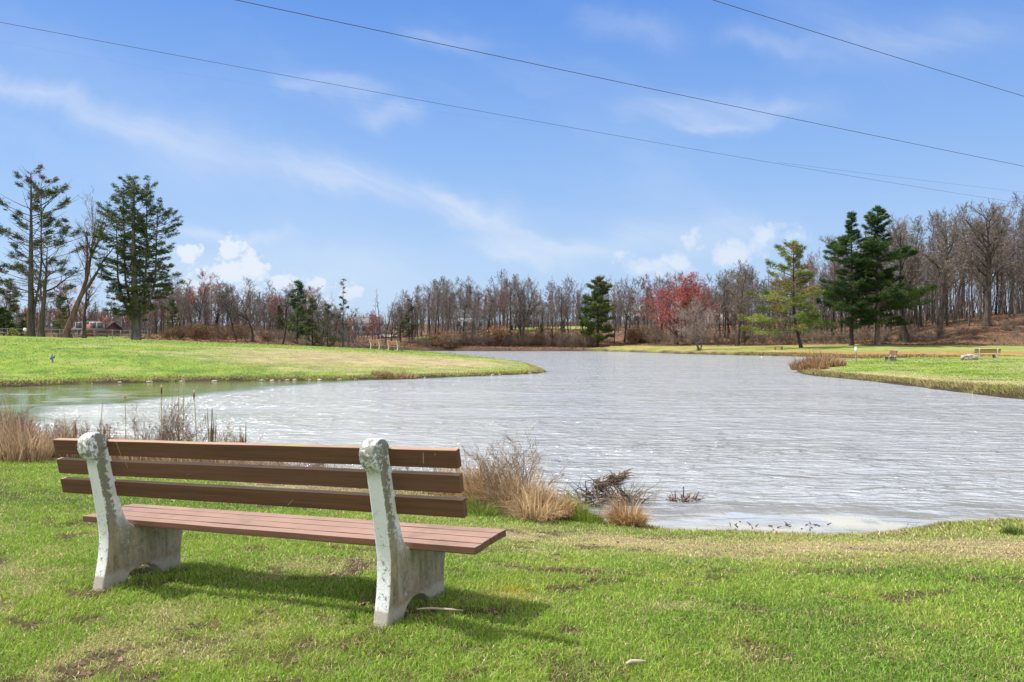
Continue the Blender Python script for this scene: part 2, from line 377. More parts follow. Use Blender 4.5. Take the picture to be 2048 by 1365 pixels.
# sheltered, smooth water under the left bank; floating scum by the near bank
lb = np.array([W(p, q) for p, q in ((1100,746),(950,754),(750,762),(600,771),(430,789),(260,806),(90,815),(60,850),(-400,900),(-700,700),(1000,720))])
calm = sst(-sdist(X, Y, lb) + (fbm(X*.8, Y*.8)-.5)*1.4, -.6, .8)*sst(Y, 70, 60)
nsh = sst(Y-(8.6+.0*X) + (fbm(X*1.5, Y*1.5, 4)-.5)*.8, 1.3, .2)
green = calm.copy(); calm = np.maximum(calm, nsh*.85)  # green: the lawn's reflection in the cove, painted into the water colour
sc1 = np.exp(-(((X-3.2)/1.9)**2 + ((Y-8.55)/.5)**2)**2) + .8*np.exp(-(((X+1)/1.2)**2+((Y-11)/.9)**2)**2)
sc2 = np.exp(-(((X+17.5)/5.)**2 + ((Y-27)/5.)**2)) + np.exp(-(((X+8.5)/2)**2+((Y-17)/1.5)**2))*.7
scum = np.clip(.8*sc1*sst(fbm(X*3, Y*6, 4), .42, .62) + .6*sc2*sst(fbm(X*.6+4, Y*1.2, 4), .5, .62), 0, 1)
def water_mat(t, b, o):
    a = t.n('ShaderNodeAttribute'); a.attribute_name = 'Col'
    s = t.n('ShaderNodeSeparateColor'); t.L.new(a.outputs['Color'], s.inputs[0]); calm_, scum_, green_ = s.outputs[0], s.outputs[1], s.outputs[2]
    g = t.n('ShaderNodeNewGeometry').outputs['Position']
    w1 = t.noise(t.mapping(g, rot=(0,0,R(8)), scale=(1.7, 4.3, 1)), 1.0, 3, .5, .8)
    w2 = t.noise(t.mapping(g, rot=(0,0,R(-12)), scale=(5.2, 9.5, 1)), 1.0, 4, .62, .4)
    w4 = t.noise(t.mapping(g, rot=(0,0,R(3)), scale=(.55, 1.25, 1)), 1.0, 2, .5, .4)
    w3 = t.noise(t.mapping(g, scale=(.10, .20, 1)), 1.0, 4, .6)
    amp = t.m('MULTIPLY', t.sm(calm_, 0, 1, 1., .04), t.sm(w3, .35, .65, .55, 1.25))
    h = t.m('MULTIPLY', t.m('ADD', t.m('ADD', t.m('MULTIPLY', w1, .29), t.m('MULTIPLY', w2, .05)), t.m('MULTIPLY', w4, .22)), amp)
    nrm = t.bump(h, 1., 1.)
    sn = t.noise(g, 30., 3, .7); gy = t.n('ShaderNodeSeparateXYZ'); t.L.new(g, gy.inputs[0]); shal_ = t.m('MULTIPLY', t.sm(gy.outputs[1], 9.4, 8.2), t.sm(t.noise(g, 2.2, 5, .65), .3, .7, .35, 1.))
    sm_ = t.m('MULTIPLY', scum_, t.sm(sn, .3, .6, .5, 1.), clamp=True)
    col = t.mix(green_, (.355,.378,.405), (.105,.14,.028))  # pale base has cloud reflection and sun glitter put into the colour
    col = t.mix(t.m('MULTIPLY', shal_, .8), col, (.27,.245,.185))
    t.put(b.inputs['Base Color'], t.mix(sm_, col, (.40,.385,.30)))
    t.put(b.inputs['Roughness'], t.m('ADD', t.m('MULTIPLY', sm_, .5), .10)); b.inputs['IOR'].default_value = 1.55
    b.inputs['Specular IOR Level'].default_value = 1.
    t.put(b.inputs['Normal'], nrm)
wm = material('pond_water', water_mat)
mb = MB(); mb.add(np.column_stack([X, Y, np.zeros(len(X))]), Q, np.column_stack([calm, scum, green]))
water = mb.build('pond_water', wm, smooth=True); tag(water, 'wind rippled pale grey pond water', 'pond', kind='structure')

# ------------------------------------------------------------------ shared materials
def attr_mat(name, rough=.8, trans=.0, vary=.35, spec=.2):
    def f(t, b, o):
        a = t.n('ShaderNodeAttribute'); a.attribute_name = 'Col'
        isl = t.n('ShaderNodeNewGeometry').outputs['Random Per Island']; oi = t.n('ShaderNodeObjectInfo').outputs['Random']
        k = t.m('MULTIPLY', t.sm(isl, 0, 1, 1-vary, 1+vary), t.m('ADD', .88, t.m('MULTIPLY', oi, .24)))
        nd = t.n('ShaderNodeVectorMath', operation='SCALE'); t.put(nd.inputs[0], a.outputs['Color']); t.put(nd.inputs[3], k)
        t.put(b.inputs['Base Color'], nd.outputs[0]); b.inputs['Roughness'].default_value = rough
        b.inputs['Specular IOR Level'].default_value = spec
        if trans:
            tr = t.n('ShaderNodeBsdfTranslucent'); t.put(tr.inputs[0], nd.outputs[0])
            mx = t.n('ShaderNodeMixShader'); mx.inputs[0].default_value = trans
            t.L.new(b.outputs[0], mx.inputs[1]); t.L.new(tr.outputs[0], mx.inputs[2]); t.L.new(mx.outputs[0], o.inputs[0])
    return material(name, f)
blade_mat = attr_mat('grass_blades', .7, .35, .3)
needle_mat = attr_mat('needles', .7, .25, .35, .3)
twig_mat = attr_mat('twigs', .85, 0., .3)
def bark_f(t, b, o):
    a = t.n('ShaderNodeAttribute'); a.attribute_name = 'Col'
    co = t.n('ShaderNodeTexCoord').outputs['Object']; oi = t.n('ShaderNodeObjectInfo').outputs['Random']
    nz = t.noise(t.mapping(co, scale=(6, 6, 1.2)), 1., 5, .7); n2 = t.noise(co, .5, 3)
    k = t.m('MULTIPLY', t.sm(nz, .25, .75, .5, 1.5), t.m('ADD', .8, t.m('MULTIPLY', oi, .45)))
    k = t.m('MULTIPLY', k, t.sm(n2, .3, .7, .75, 1.25))
    nd = t.n('ShaderNodeVectorMath', operation='SCALE'); t.put(nd.inputs[0], a.outputs['Color']); t.put(nd.inputs[3], k)
    t.put(b.inputs['Base Color'], nd.outputs[0]); b.inputs['Roughness'].default_value = .95; b.inputs['Specular IOR Level'].default_value = .1
    t.put(b.inputs['Normal'], t.bump(nz, .8, .03))
bark_mat = material('bark', bark_f)

# ------------------------------------------------------------------ grass blades
rs = np.random.RandomState(3)
def blades(mb, x, y, z, h, w, lean, az, cols, bend=.6):
    """curved tapered blades, three rows of points"""
    n = len(x); f = rs.rand(n)*2*np.pi; sx, sy = np.cos(f)*w*.5, np.sin(f)*w*.5
    dx, dy = np.cos(az)*lean*h, np.sin(az)*lean*h
    B = np.stack([x, y, z], 1); M = B + np.stack([dx*.35, dy*.35, h*.6], 1); T = B + np.stack([dx, dy, h*(1-.25*lean)], 1)
    S = np.stack([sx, sy, np.zeros(n)], 1)
    V = np.stack([B-S, B+S, M-S*.75, M+S*.75, T], 1).reshape(-1, 3); i = np.arange(n)*5
    Fq = np.stack([i, i+1, i+3, i+2], 1); Ft = np.stack([i+2, i+3, i+4, i+4], 1)
    mb.add(V, np.vstack([Fq, Ft]), np.repeat(cols, 5, axis=0))
def lawn(n, rmin, rmax, half, hh, ww, dmin=.0):
    r = np.exp(rs.uniform(np.log(rmin), np.log(rmax), n)); a = rs.uniform(-half, half, n)
    x = r*np.sin(a); y = r*np.cos(a); d = sdist(x, y)
    leaf, straw, orange, dirt, bank = masks(x, y, d)
    keep = (d > dmin) & (rs.rand(n) > dirt*.8) & (rs.rand(n) > leaf*1.1)
    x, y, d, r, straw, dirt = x[keep], y[keep], d[keep], r[keep], straw[keep], dirt[keep]
    z = hgt(x, y, d) - .004
    n = len(x); c = cover(x, y, d)
    u = rs.rand(n); iss = u < (.21 + .70*straw)
    G_L = G_LAWN*np.where(rmin > 20, .80, 1.); base = G_L*1.15*(.55+1.0*rs.rand(n))[:,None]; base = base*np.array([1,1,1]) + (G_YEL-base)*(rs.rand(n)*.35)[:,None]
    base = base*.55 + c*.55*1.1
    cs = STRAW*(.7+.7*rs.rand(n))[:,None]
    col = np.where(iss[:,None], cs, base)
    h = hh(r)*(.5+.9*rs.rand(n))*np.where(iss, .75, 1)*(1-.45*straw)*(1+.5*fbm(x*6, y*6, 2)); w = ww(r)*(.7+.6*rs.rand(n))
    lean = np.where(iss, .5+1.0*rs.rand(n), .25+1.0*rs.rand(n))
    return x, y, z, h, w, lean, rs.rand(n)*6.28, col
mb = MB()
blades(mb, *lawn(860000, 2.0, 12.5, R(46), lambda r: .025+0*r, lambda r: .0019+.00047*r))
g1 = mb.build('grass', blade_mat); tag(g1, 'short bright green lawn grass with dry straw blades near the pond', 'grass', kind='stuff')
mb = MB()
blades(mb, *lawn(120000, 26, 78, R(42), lambda r: .038+0*r, lambda r: .008+.0009*r, .25))
g2 = mb.build('grass', blade_mat); tag(g2, 'mown grass on the lawns across the pond', 'grass', kind='stuff')
# overhanging dry grass along the water's edge
def bank_grass(n, hfun, keepf, colf, dlo=.0, dhi=.5):
    P = pond; seg = np.roll(P, -1, axis=0)-P; L = np.hypot(seg[:,0], seg[:,1])
    rr = np.hypot(P[:,0], P[:,1]); wgt = L/np.maximum(rr, 5)**.8; wgt /= wgt.sum()
    i = rs.choice(len(P), n, p=wgt); tt = rs.rand(n); pt = P[i]+seg[i]*tt[:,None]
    nrm = np.stack([seg[i][:,1], -seg[i][:,0]], 1)/L[i][:,None]
    x0 = pt[:,0]; y0 = pt[:,1]; off = rs.uniform(dlo, dhi, n)
    s = np.sign(sdist(x0+nrm[:,0]*.3, y0+nrm[:,1]*.3)); nrm *= s[:,None]
    x = x0+nrm[:,0]*off; y = y0+nrm[:,1]*off; d = sdist(x, y); ok = keepf(x, y) & (d > -.02)
    x, y, d, nrm = x[ok], y[ok], d[ok], nrm[ok]; n = len(x); z = hgt(x, y, d)-.01
    h = hfun(x, y)*(.4+rs.rand(n)); az = np.arctan2(-nrm[:,1], -nrm[:,0])+rs.randn(n)*.7
    r = np.hypot(x, y); w = .004+.00045*r
    return x, y, z, h, w, .5+.9*rs.rand(n), az, colf(x, y, n)
mb = MB()
def bc(x, y, n):
    u = rs.rand(n)[:,None]; g = fbm(x*.7, y*.7, 2)[:,None]
    return np.where(u < .25+.5*g, STRAW*(.55+.6*rs.rand(n))[:,None], np.where(u < .85, (G_YEL*.9)*(.6+.5*rs.rand(n))[:,None], np.array((.12,.08,.05))))
blades(mb, *bank_grass(90000, lambda x, y: np.where(y < 20, .045, np.where(x < 6, .085, .17)), lambda x, y: (y > 6) & (y < 110) & (np.abs(x) < y*.9+3), bc, .02, .75))
g3 = mb.build('bank_grass', blade_mat); tag(g3, 'coarse yellow grass hanging over the pond banks', 'grass', kind='stuff')

# ------------------------------------------------------------------ the bench
def concrete(t, b, o):
    co = t.n('ShaderNodeTexCoord').outputs['Object']; sp = t.n('ShaderNodeSeparateXYZ'); t.L.new(co, sp.inputs[0])
    oi = t.n('ShaderNodeObjectInfo').outputs['Location']
    u, v = sp.outputs[1], sp.outputs[2]
    cw = t.vm('ADD', co, oi)
    n1 = t.noise(cw, 9., 7, .72); n2 = t.noise(cw, 34., 6, .75); n3 = t.noise(t.mapping(cw, scale=(16, 16, 2.2)), 1., 6, .7)
    n4 = t.noise(cw, 120., 4, .7); n5 = t.noise(cw, 4., 3, .5)
    nr = t.n('ShaderNodeTexCoord').outputs['Normal']; ns = t.n('ShaderNodeSeparateXYZ'); t.L.new(nr, ns.inputs[0])
    side = t.sm(t.m('ABSOLUTE', ns.outputs[0]), .5, .8)
    white = t.mix(n5, (.68,.72,.74), (.80,.82,.80))
    # vertical lichen streak just inside the rear edge of the side faces
    rear = t.m('ADD', t.m('MULTIPLY', t.sm(v, .72, .28), .062), -.004)
    dd = t.m('ABSOLUTE', t.m('SUBTRACT', t.m('SUBTRACT', u, rear), .036))
    streak = t.m('MULTIPLY', t.m('MULTIPLY', t.sm(dd, .062, .0), side), t.sm(v, .86, .60, 1., .85))
    st = t.sm(t.m('ADD', t.m('MULTIPLY', streak, t.sm(n1, .25, .7, .55, 1.25)), t.m('ADD', t.m('MULTIPLY', t.m('SUBTRACT', n2, .5), 2.6), t.m('MULTIPLY', t.m('SUBTRACT', n4, .5), 1.3))), .40, .60)
    st = t.m('MULTIPLY', st, t.sm(streak, .0, .25))
    dark = t.mix(n2, (.16,.165,.12), (.34,.33,.26))
    c = t.mix(st, white, dark)
    # ochre algae lower down the streak
    och = t.m('MULTIPLY', t.m('MULTIPLY', streak, t.sm(v, .42, .28)), t.sm(n1, .35, .6))
    c = t.mix(t.m('MULTIPLY', och, .85), c, (.26,.21,.07))
    # broad grime on the lower side panel, running in vertical stains
    lo = t.m('MULTIPLY', t.sm(v, .62, .24), side)
    gr = t.sm(t.m('ADD', t.m('MULTIPLY', lo, .70), t.m('ADD', t.m('MULTIPLY', t.m('SUBTRACT', n3, .5), 1.6), t.m('MULTIPLY', t.m('SUBTRACT', n2, .5), .9))), .20, .58)
    c = t.mix(t.m('MULTIPLY', gr, t.m('MULTIPLY', lo, .9)), c, t.mix(t.sm(t.m('ADD', t.m('MULTIPLY', n3, .6), t.m('MULTIPLY', n1, .4)), .38, .60), (.10,.085,.045), (.38,.31,.21)))
    # rusty brown foot
    ft = t.m('MULTIPLY', t.sm(v, .17, .03), side)
    c = t.mix(t.m('MULTIPLY', ft, t.sm(n1, .3, .6, .3, .95)), c, (.30,.22,.15))
    # flaked specks on the rear edge, bare aggregate at the base
    fl = t.m('MULTIPLY', t.sm(n4, .60, .66), t.sm(v, .55, .15, .25, 1.))
    fl = t.m('MAXIMUM', fl, t.m('MULTIPLY', t.sm(n2, .55, .62), t.sm(v, .62, .2, .12, 1.)))
    fl = t.m('MAXIMUM', fl, t.m('MULTIPLY', t.sm(t.m('ADD', n2, t.m('MULTIPLY', n1, .5)), .70, .80), t.sm(v, .66, .74)))
    c = t.mix(t.m('MULTIPLY', fl, .9), c, (.19,.19,.15))
    ag = t.sm(t.m('ADD', v, t.m('MULTIPLY', t.m('SUBTRACT', n1, .5), .16)), .085, .055)
    c = t.mix(ag, c, t.mix(n4, (.20,.17,.13), (.55,.52,.46)))
    t.put(b.inputs['Base Color'], c); b.inputs['Roughness'].default_value = .85; b.inputs['Specular IOR Level'].default_value = .25
    t.put(b.inputs['Normal'], t.bump(t.m('ADD', t.m('ADD', n2, t.m('MULTIPLY', n4, .5)), t.m('MULTIPLY', st, .4)), .55, .006))
conc = material('weathered_white_concrete', concrete)
def wood_f(dark, faded_lit, moss):
    def f(t, b, o):
        co = t.n('ShaderNodeTexCoord').outputs['Object']; nr = t.n('ShaderNodeTexCoord').outputs['Normal']
        ns = t.n('ShaderNodeSeparateXYZ'); t.L.new(nr, ns.inputs[0]); up = t.sm(ns.outputs[2], .5, .9)
        isl = t.n('ShaderNodeNewGeometry').outputs['Random Per Island']
        g1 = t.noise(t.mapping(co, scale=(1.3, 30, 60)), 1., 6, .7, .4); g2 = t.noise(t.mapping(co, scale=(6, 200, 300)), 1., 3, .6); n = t.noise(co, 3.5, 5, .6)
        c = t.mix(t.sm(g1, .3, .7), tuple(c*.8 for c in dark), tuple(c*1.4 for c in dark))
        cf = t.mix(t.sm(n, .3, .75), faded_lit, tuple(min(1, c*1.2) for c in faded_lit))
        c = t.mix(up, c, t.mix(t.m('MULTIPLY', t.sm(g1, .55, .75), .5), cf, dark))  # upward faces paler: fading, plus sky sheen put into the colour
        c = t.mix(t.m('MULTIPLY', t.sm(isl, 0, 1), .16), c, (.30,.17,.13))
        ms = t.m('MULTIPLY', t.m('MULTIPLY', up, moss), t.sm(t.noise(co, 5., 5, .7), .42, .62))
        c = t.mix(ms, c, (.27,.28,.10))
        kn = t.sm(t.noise(t.mapping(co, scale=(14, 22, 22)), 1., 1, .3), .16, .12)
        c = t.mix(t.m('MULTIPLY', kn, .7), c, (.05,.03,.02))
        if moss:      # paint scratches and bird streaks on the backs of the boards
            so_ = t.n('ShaderNodeSeparateXYZ'); t.L.new(co, so_.inputs[0])
            for (x0_, z0_, z1_, sl_) in ((.175, .735, .785, .12), (-1.70, .72, .80, -.22), (-1.665, .655, .688, -.3), (-.62, .50, .53, 1.2), (-1.25, .63, .64, 3.), (.24, .775, .782, 0.)):
                dx_ = t.m('ABSOLUTE', t.m('SUBTRACT', so_.outputs[0], t.m('ADD', x0_, t.m('MULTIPLY', t.m('SUBTRACT', so_.outputs[2], z0_), sl_))))
                k_ = t.m('MULTIPLY', t.sm(dx_, .0035, .0012), t.m('MULTIPLY', t.sm(so_.outputs[2], z0_-.004, z0_+.004), t.sm(so_.outputs[2], z1_+.004, z1_-.004)))
                c = t.mix(t.m('MULTIPLY', k_, t.sm(g2, .3, .6, .3, .85)), c, (.42,.33,.27))
        dirt_ = t.m('MULTIPLY', t.sm(t.noise(co, 2.2, 5, .7), .48, .68), .35); c = t.mix(dirt_, c, (.075,.062,.045))
        t.put(b.inputs['Base Color'], c); t.put(b.inputs['Roughness'], t.sm(n, .2, .8, .55, .8)); b.inputs['Specular IOR Level'].default_value = .18
        t.put(b.inputs['Normal'], t.bump(t.m('ADD', g1, t.m('MULTIPLY', g2, .5)), .30, .004))
    return f
wood_back = material('brown_painted_boards', wood_f((.108,.052,.029), (.30,.19,.145), .6))
wood_seat = material('faded_lit_brown_boards', wood_f((.13,.068,.045), (.27,.172,.135), .0))

PROFILE = [(-.002,-.05),(.022,.008),(.040,.086),(.053,.14),(.064,.222),(.067,.293),(.060,.345),(.048,.432),(.033,.521),(.022,.586),(.008,.650),(.000,.704),
           (-.022,.716),(-.041,.738),(-.052,.765),(-.054,.793),(-.045,.820),(-.026,.840),(.000,.850),(.030,.849),(.058,.838),(.078,.818),(.086,.795),
           (.094,.736),(.107,.662),(.124,.572),(.142,.496),(.158,.42),(.178,.367),(.203,.326),(.235,.303),(.267,.296),(.42,.300),(.590,.300),
           (.586,.198),(.571,.146),(.562,.084),(.560,.013),(.560,-.05),(.430,-.05),(.418,.004),(.397,.029),(.358,.055),(.304,.072),(.252,.070),(.204,.051),(.172,.020),(.158,-.05)]
import bmesh
def leg_mesh():
    bm = bmesh.new(); n = len(PROFILE); T = .078
    P = []
    for i in range(n):     # round the outline slightly
        a = PROFILE[i]; P.append(a)
    fr = [bm.verts.new((T/2, u, v)) for u, v in P]; bk = [bm.verts.new((-T/2, u, v)) for u, v in P]
    f1 = bm.faces.new(fr[::-1]); f2 = bm.faces.new(bk)
    for i in range(n): j = (i+1) % n; bm.faces.new((fr[i], fr[j], bk[j], bk[i]))
    bm.normal_update()
    ed = [e for f in (f1, f2) for e in f.edges]
    bmesh.ops.bevel(bm, geom=ed, offset=.009, segments=3, profile=.6, affect='EDGES')
    bmesh.ops.recalc_face_normals(bm, faces=bm.faces)
    me = bpy.data.meshes.new('leg'); bm.to_mesh(me); bm.free()
    me.polygons.foreach_set('use_smooth', np.array([abs(p.normal.x) < .95 for p in me.polygons]))
    me.materials.append(conc); return me
def board(bm, x0, x1, u, v, th, hh, tilt, rnd):
    """board with its rear lower edge at (u,v); th thickness, hh height, tilt of its long face"""
    m = Matrix.Translation((0, u, v)) @ Matrix.Rotation(tilt, 4, 'X')
    vs = []; N = 10
    for k in range(N+1):
        x = x0+(x1-x0)*k/N; w = rnd.uniform(-.0008, .0008)
        vs.append([bm.verts.new(m @ Vector((x, a+w, c+w))) for a, c in ((0,0),(th,0),(th,hh),(0,hh))])
    fs = []
    for k in range(N):
        for j in range(4): fs.append(bm.faces.new((vs[k][j], vs[k][(j+1)%4], vs[k+1][(j+1)%4], vs[k+1][j])))
    fs.append(bm.faces.new(vs[0][::-1])); fs.append(bm.faces.new(vs[-1]))
    return fs
def boards_mesh(name, specs, mat, x0, x1):
    bm = bmesh.new(); rnd = random.Random(5)
    for s in specs: board(bm, x0+rnd.uniform(-.004,.004), x1+rnd.uniform(-.004,.004), *s, rnd)
    bmesh.ops.recalc_face_normals(bm, faces=bm.faces)
    lg = [e for e in bm.edges if len(e.link_faces) == 2 and e.calc_face_angle(0) > .8]
    bmesh.ops.bevel(bm, geom=lg, offset=.003, segments=2, profile=.5, affect='EDGES')
    me = bpy.data.meshes.new(name); bm.to_mesh(me); bm.free(); me.materials.append(mat); return me
LEGM = leg_mesh()
XA, XB = -2.217, .345
tl = math.atan2(.062, .308)
BACKM = boards_mesh('backrest', [(.082,.716,.036,.084,tl),(.103,.604,.036,.084,tl),(.126,.490,.036,.084,tl)], wood_back, XA, XB)
SEATM = boards_mesh('seat', [(.232,.302,.076,.034,-.02),(.314,.303,.090,.034,.03),(.408,.306,.087,.034,.02),(.500,.309,.083,.034,-.03)], wood_seat, XA+.012, XB-.004)
def make_bench(label, group, loc, rz, roll=0.):
    r = empty('park_bench', loc, rz, label, 'bench', group)
    for x in (-.039, -1.829):
        o = bpy.data.objects.new('leg', LEGM); C.objects.link(o); o.parent = r; o.location = (x, 0, 0)
    for nm, me in (('backrest', BACKM), ('seat', SEATM)):
        o = bpy.data.objects.new(nm, me); C.objects.link(o); o.parent = r
    r.rotation_euler = (0, roll, rz)
    return r
BG = 'brown slatted park benches with white concrete legs'
bench = make_bench('large brown slatted bench with stained white concrete legs in the front grass', BG, (-.5649, 3.4568, .714), R(156.807-180), R(-1.83))
wood_warm = material('orange_brown_boards', wood_f((.34,.15,.06), (.55,.33,.2), 0))
def far_bench(label, px, Yd, rz, sc=1., warm=False):
    b = copy_tree(bench); x, y = at(px, Yd); b['label'] = label
    b.rotation_euler = (0, 0, rz); b.location = (0,0,0); b.scale = (sc,)*3
    c = Matrix.Rotation(rz, 3, 'Z') @ Vector((-.93*sc, .3*sc, 0))
    b.location = (x-c.x, y-c.y, gz(x, y)-.0)
    if warm:
        for ch in b.children:
            if ch.name.split('.')[0] in ('backrest', 'seat'):
                ch.material_slots[0].link = 'OBJECT'; ch.material_slots[0].material = wood_warm
    return b
far_bench('distant orange brown bench on the left lawn, left one of the pair on the rise', 755, 68.5, R(-57), 1.04, True)
far_bench('distant orange brown bench on the left lawn, right one of the pair on the rise', 791, 66.5, R(-57), 1.04, True)
far_bench('distant bench seen from its end on the right lawn beside the white topped post', 1781, 62, R(75), 1.0)
far_bench('distant brown bench seen from behind on the right lawn beside the boulder', 1972, 66.5, R(11), 1.0)

# ------------------------------------------------------------------ trees: bare ones
def rot_about(d, ang, rnd):
    d = d/np.linalg.norm(d); a = np.array([rnd.gauss(0,1) for _ in range(3)]); a -= a.dot(d)*d; a /= np.linalg.norm(a)+1e-9
    return d*math.cos(ang)+a*math.sin(ang)
class Twigs:
    def __init__(s): s.a = []; s.b = []; s.w = []; s.c = []
    def add(s, a, b, w, c): s.a.append(a); s.b.append(b); s.w.append(w); s.c.append(c)
    def flush(s, mb, seed=1):
        r = np.random.RandomState(seed); A = np.array(s.a); B = np.array(s.b); w = np.array(s.w)[:,None]; n = len(A)
        d = B-A; q = np.cross(d, r.randn(n, 3)); q /= np.linalg.norm(q, axis=1, keepdims=True)+1e-9
        M = (A+B)/2 + r.randn(n, 3)*np.linalg.norm(d, axis=1, keepdims=True)*.07
        V = np.stack([A-q*w, A+q*w, M-q*w*.6, M+q*w*.6, B], 1).reshape(-1, 3); i = np.arange(n)*5
        mb.add(V, np.vstack([np.stack([i,i+1,i+3,i+2],1), np.stack([i+2,i+3,i+4,i+4],1)]), np.repeat(np.array(s.c), 5, axis=0))
def grow(mb, tw, p, d, L, r, lvl, prm, rnd, trunk_mb=None, ends=None):
    n = prm['seg'][lvl]; pts = [p.copy()]; ds = [d.copy()]
    wander = prm['wander'][lvl]; trop = prm['trop'][lvl]
    for i in range(n):
        d = d + np.array([rnd.gauss(0,1) for _ in range(3)])*wander + np.array([0,0,1])*trop
        d /= np.linalg.norm(d); p = p + d*L/n; pts.append(p.copy()); ds.append(d.copy())
    tt = np.linspace(0, 1, n+1); rad = r*(1-(1-prm['tip'][lvl])*tt)
    if lvl == 0: rad[0] *= 1.35
    tgt = trunk_mb if (lvl == 0 and trunk_mb is not None) else mb
    if r > prm['ribbon']: tgt.tube(pts, rad, prm['k'][lvl], False, prm['bark'])
    else:
        for i in range(n): tw.add(pts[i], pts[i+1], max(rad[i], prm['tw']), prm['twigc'])
    if ends is not None and lvl >= prm['max']: ends.append(p.copy())
    if lvl >= prm['max']: return
    k = prm['kids'][lvl]; k = max(1, int(k*rnd.uniform(.8, 1.25)))
    if lvl+1 >= prm['max']:
        cl = L*prm['len'][lvl]; c_ = prm['twigc']; w_ = prm['tw']
        for j in range(k):
            f = ((j+rnd.random())/k)*n; i = min(int(f), n-1); f -= i; q = pts[i]*(1-f)+pts[i+1]*f
            l_ = cl*rnd.uniform(.6, 1.3); e = q+ds[i]*l_*.75+np.array((rnd.gauss(0,.5), rnd.gauss(0,.5), rnd.gauss(.12,.4)))*l_
            tw.add(q, e, w_, c_)
            if ends is not None: ends.append(e)
        return
    for j in range(k):
        t0 = prm['from'][lvl]; t = t0+(1-t0)*((j+rnd.random())/k); t = min(t, .99)
        f = t*n; i = int(f); f -= i; q = pts[i]*(1-f)+pts[i+1]*f
        ang = R(rnd.uniform(*prm['ang'][lvl])); dd = rot_about(ds[i], ang, rnd)
        cl = L*prm['len'][lvl]*rnd.uniform(.7, 1.2)*(1-prm['tap'][lvl]*t)
        rr = min(rad[min(i, n)]*.75, r*prm['rr'][lvl]*rnd.uniform(.7, 1.1)*(1-.45*t))
        grow(mb, tw, q, dd, cl, rr, lvl+1, prm, rnd, None, ends)
BARK = (.085,.07,.062); BARKD = (.06,.05,.044); TWG = (.195,.16,.145); TWM = (.215,.165,.16); TWR = (.23,.11,.095)
FOREST = dict(seg=[9,5,3,2,1], wander=[.055,.13,.2,.2,.2], trop=[.03,.13,.09,.07,.02], tip=[.07,.25,.4,.4,.4], k=[7,4,3,3,3], kids=[16,8,6,6],
              **{'from': [.30,.2,.1,.1]}, ang=[(25,52),(25,50),(22,50),(20,50)], len=[.42,.55,.55,.6], tap=[.5,.4,.3,.2], rr=[.40,.5,.5,.5],
              ribbon=.03, tw=.015, bark=BARK, twigc=TWG, max=4)
def P_(**kw): p = dict(FOREST); p.update(kw); return p
TOPZ = {}
def bare_tree(seed, H, r0, prm, lean=(0,0), buds=None, nstem=1, name='bare_tree', bark=None):
    rnd = random.Random(seed); mb = MB(); tr = MB(); tw = Twigs(); ends = []
    for s in range(nstem):
        d = np.array([lean[0]+(rnd.gauss(0,.16) if nstem > 1 else 0), lean[1]+(rnd.gauss(0,.16) if nstem > 1 else 0), 1.]); d /= np.linalg.norm(d)
        grow(mb, tw, np.array([rnd.gauss(0,.12)*(nstem > 1), rnd.gauss(0,.12)*(nstem > 1), -.25]), d, H*prm.get('tl', .82)*(rnd.uniform(.75,1) if s else 1), r0*(.75 if s else 1), 0, prm, rnd, tr, ends)
    tw.flush(mb, seed)
    if buds:
        col, sz, frac, ylo = buds
        E_ = np.array(ends); E_ = E_[np.random.RandomState(seed).rand(len(E_)) < frac]; E_ = E_[E_[:,2] > ylo]
        n = len(E_)*5; c0 = np.repeat(E_, 5, axis=0)+np.random.RandomState(seed+1).randn(n, 3)*sz*1.6
        r_ = np.random.RandomState(seed+2); V = (c0[:,None,:]+r_.randn(n, 3, 3)*sz).reshape(-1, 3); i = np.arange(n)*3
        cc = np.array(col)*(.7+.6*r_.rand(n))[:,None]
        mb.add(V, np.stack([i,i+1,i+2,i+2],1), np.repeat(cc, 3, axis=0))
    zz = np.sort(np.vstack(mb.V)[:, 2]); TOPZ[seed] = float(zz[int(len(zz)*.996)])
    root = empty(name)
    tr.build('trunk', bark_mat, root, True); mb.build('crown', twig_mat, root)
    return root
def park(root): # first use of a prototype: moved, later ones copied
    root['_used'] = 0; return root
def place(proto, x, y, H0, H, label, cat='tree', group=None, rz=None, wide=1., rnd=random, sink=0.):
    if proto.get('_used'): o = copy_tree(proto)
    else: o = proto; o['_used'] = 1
    s = H/H0; o.location = (x, y, gz(x, y)-sink); o.scale = (s*wide, s*wide, s); o.rotation_euler = (0, 0, rnd.uniform(0, 6.28) if rz is None else rz)
    for k_ in ('group',):
        if k_ in o: del o[k_]
    tag(o, label, cat, group); return o

rnd = random.Random(11)
protos = [(park(bare_tree(100+i, 12, .17+.02*(i%3), P_(twigc=(TWG, TWM, TWG, (.18,.165,.155), TWM, TWG)[i], bark=(BARK, (.15,.13,.115), BARKD)[i%3], kids=[14+i%4,8,6,6], **({'from':[.25+.05*(i%3),.2,.1,.1]})))), 12) for i in range(6)]
thin = [(park(bare_tree(140+i, 12, .10, P_(kids=[12,7,5,5], len=[.32,.55,.55,.6], bark=(.11,.095,.085), twigc=(.17,.14,.125)))), 12) for i in range(3)]
redd = [(park(bare_tree(160+i, 11, .15, P_(twigc=TWR, kids=[14,7,6,5], len=[.42,.55,.55,.55]), buds=((.34,.12,.10), .04, .32, 1.5))), 11) for i in range(2)]

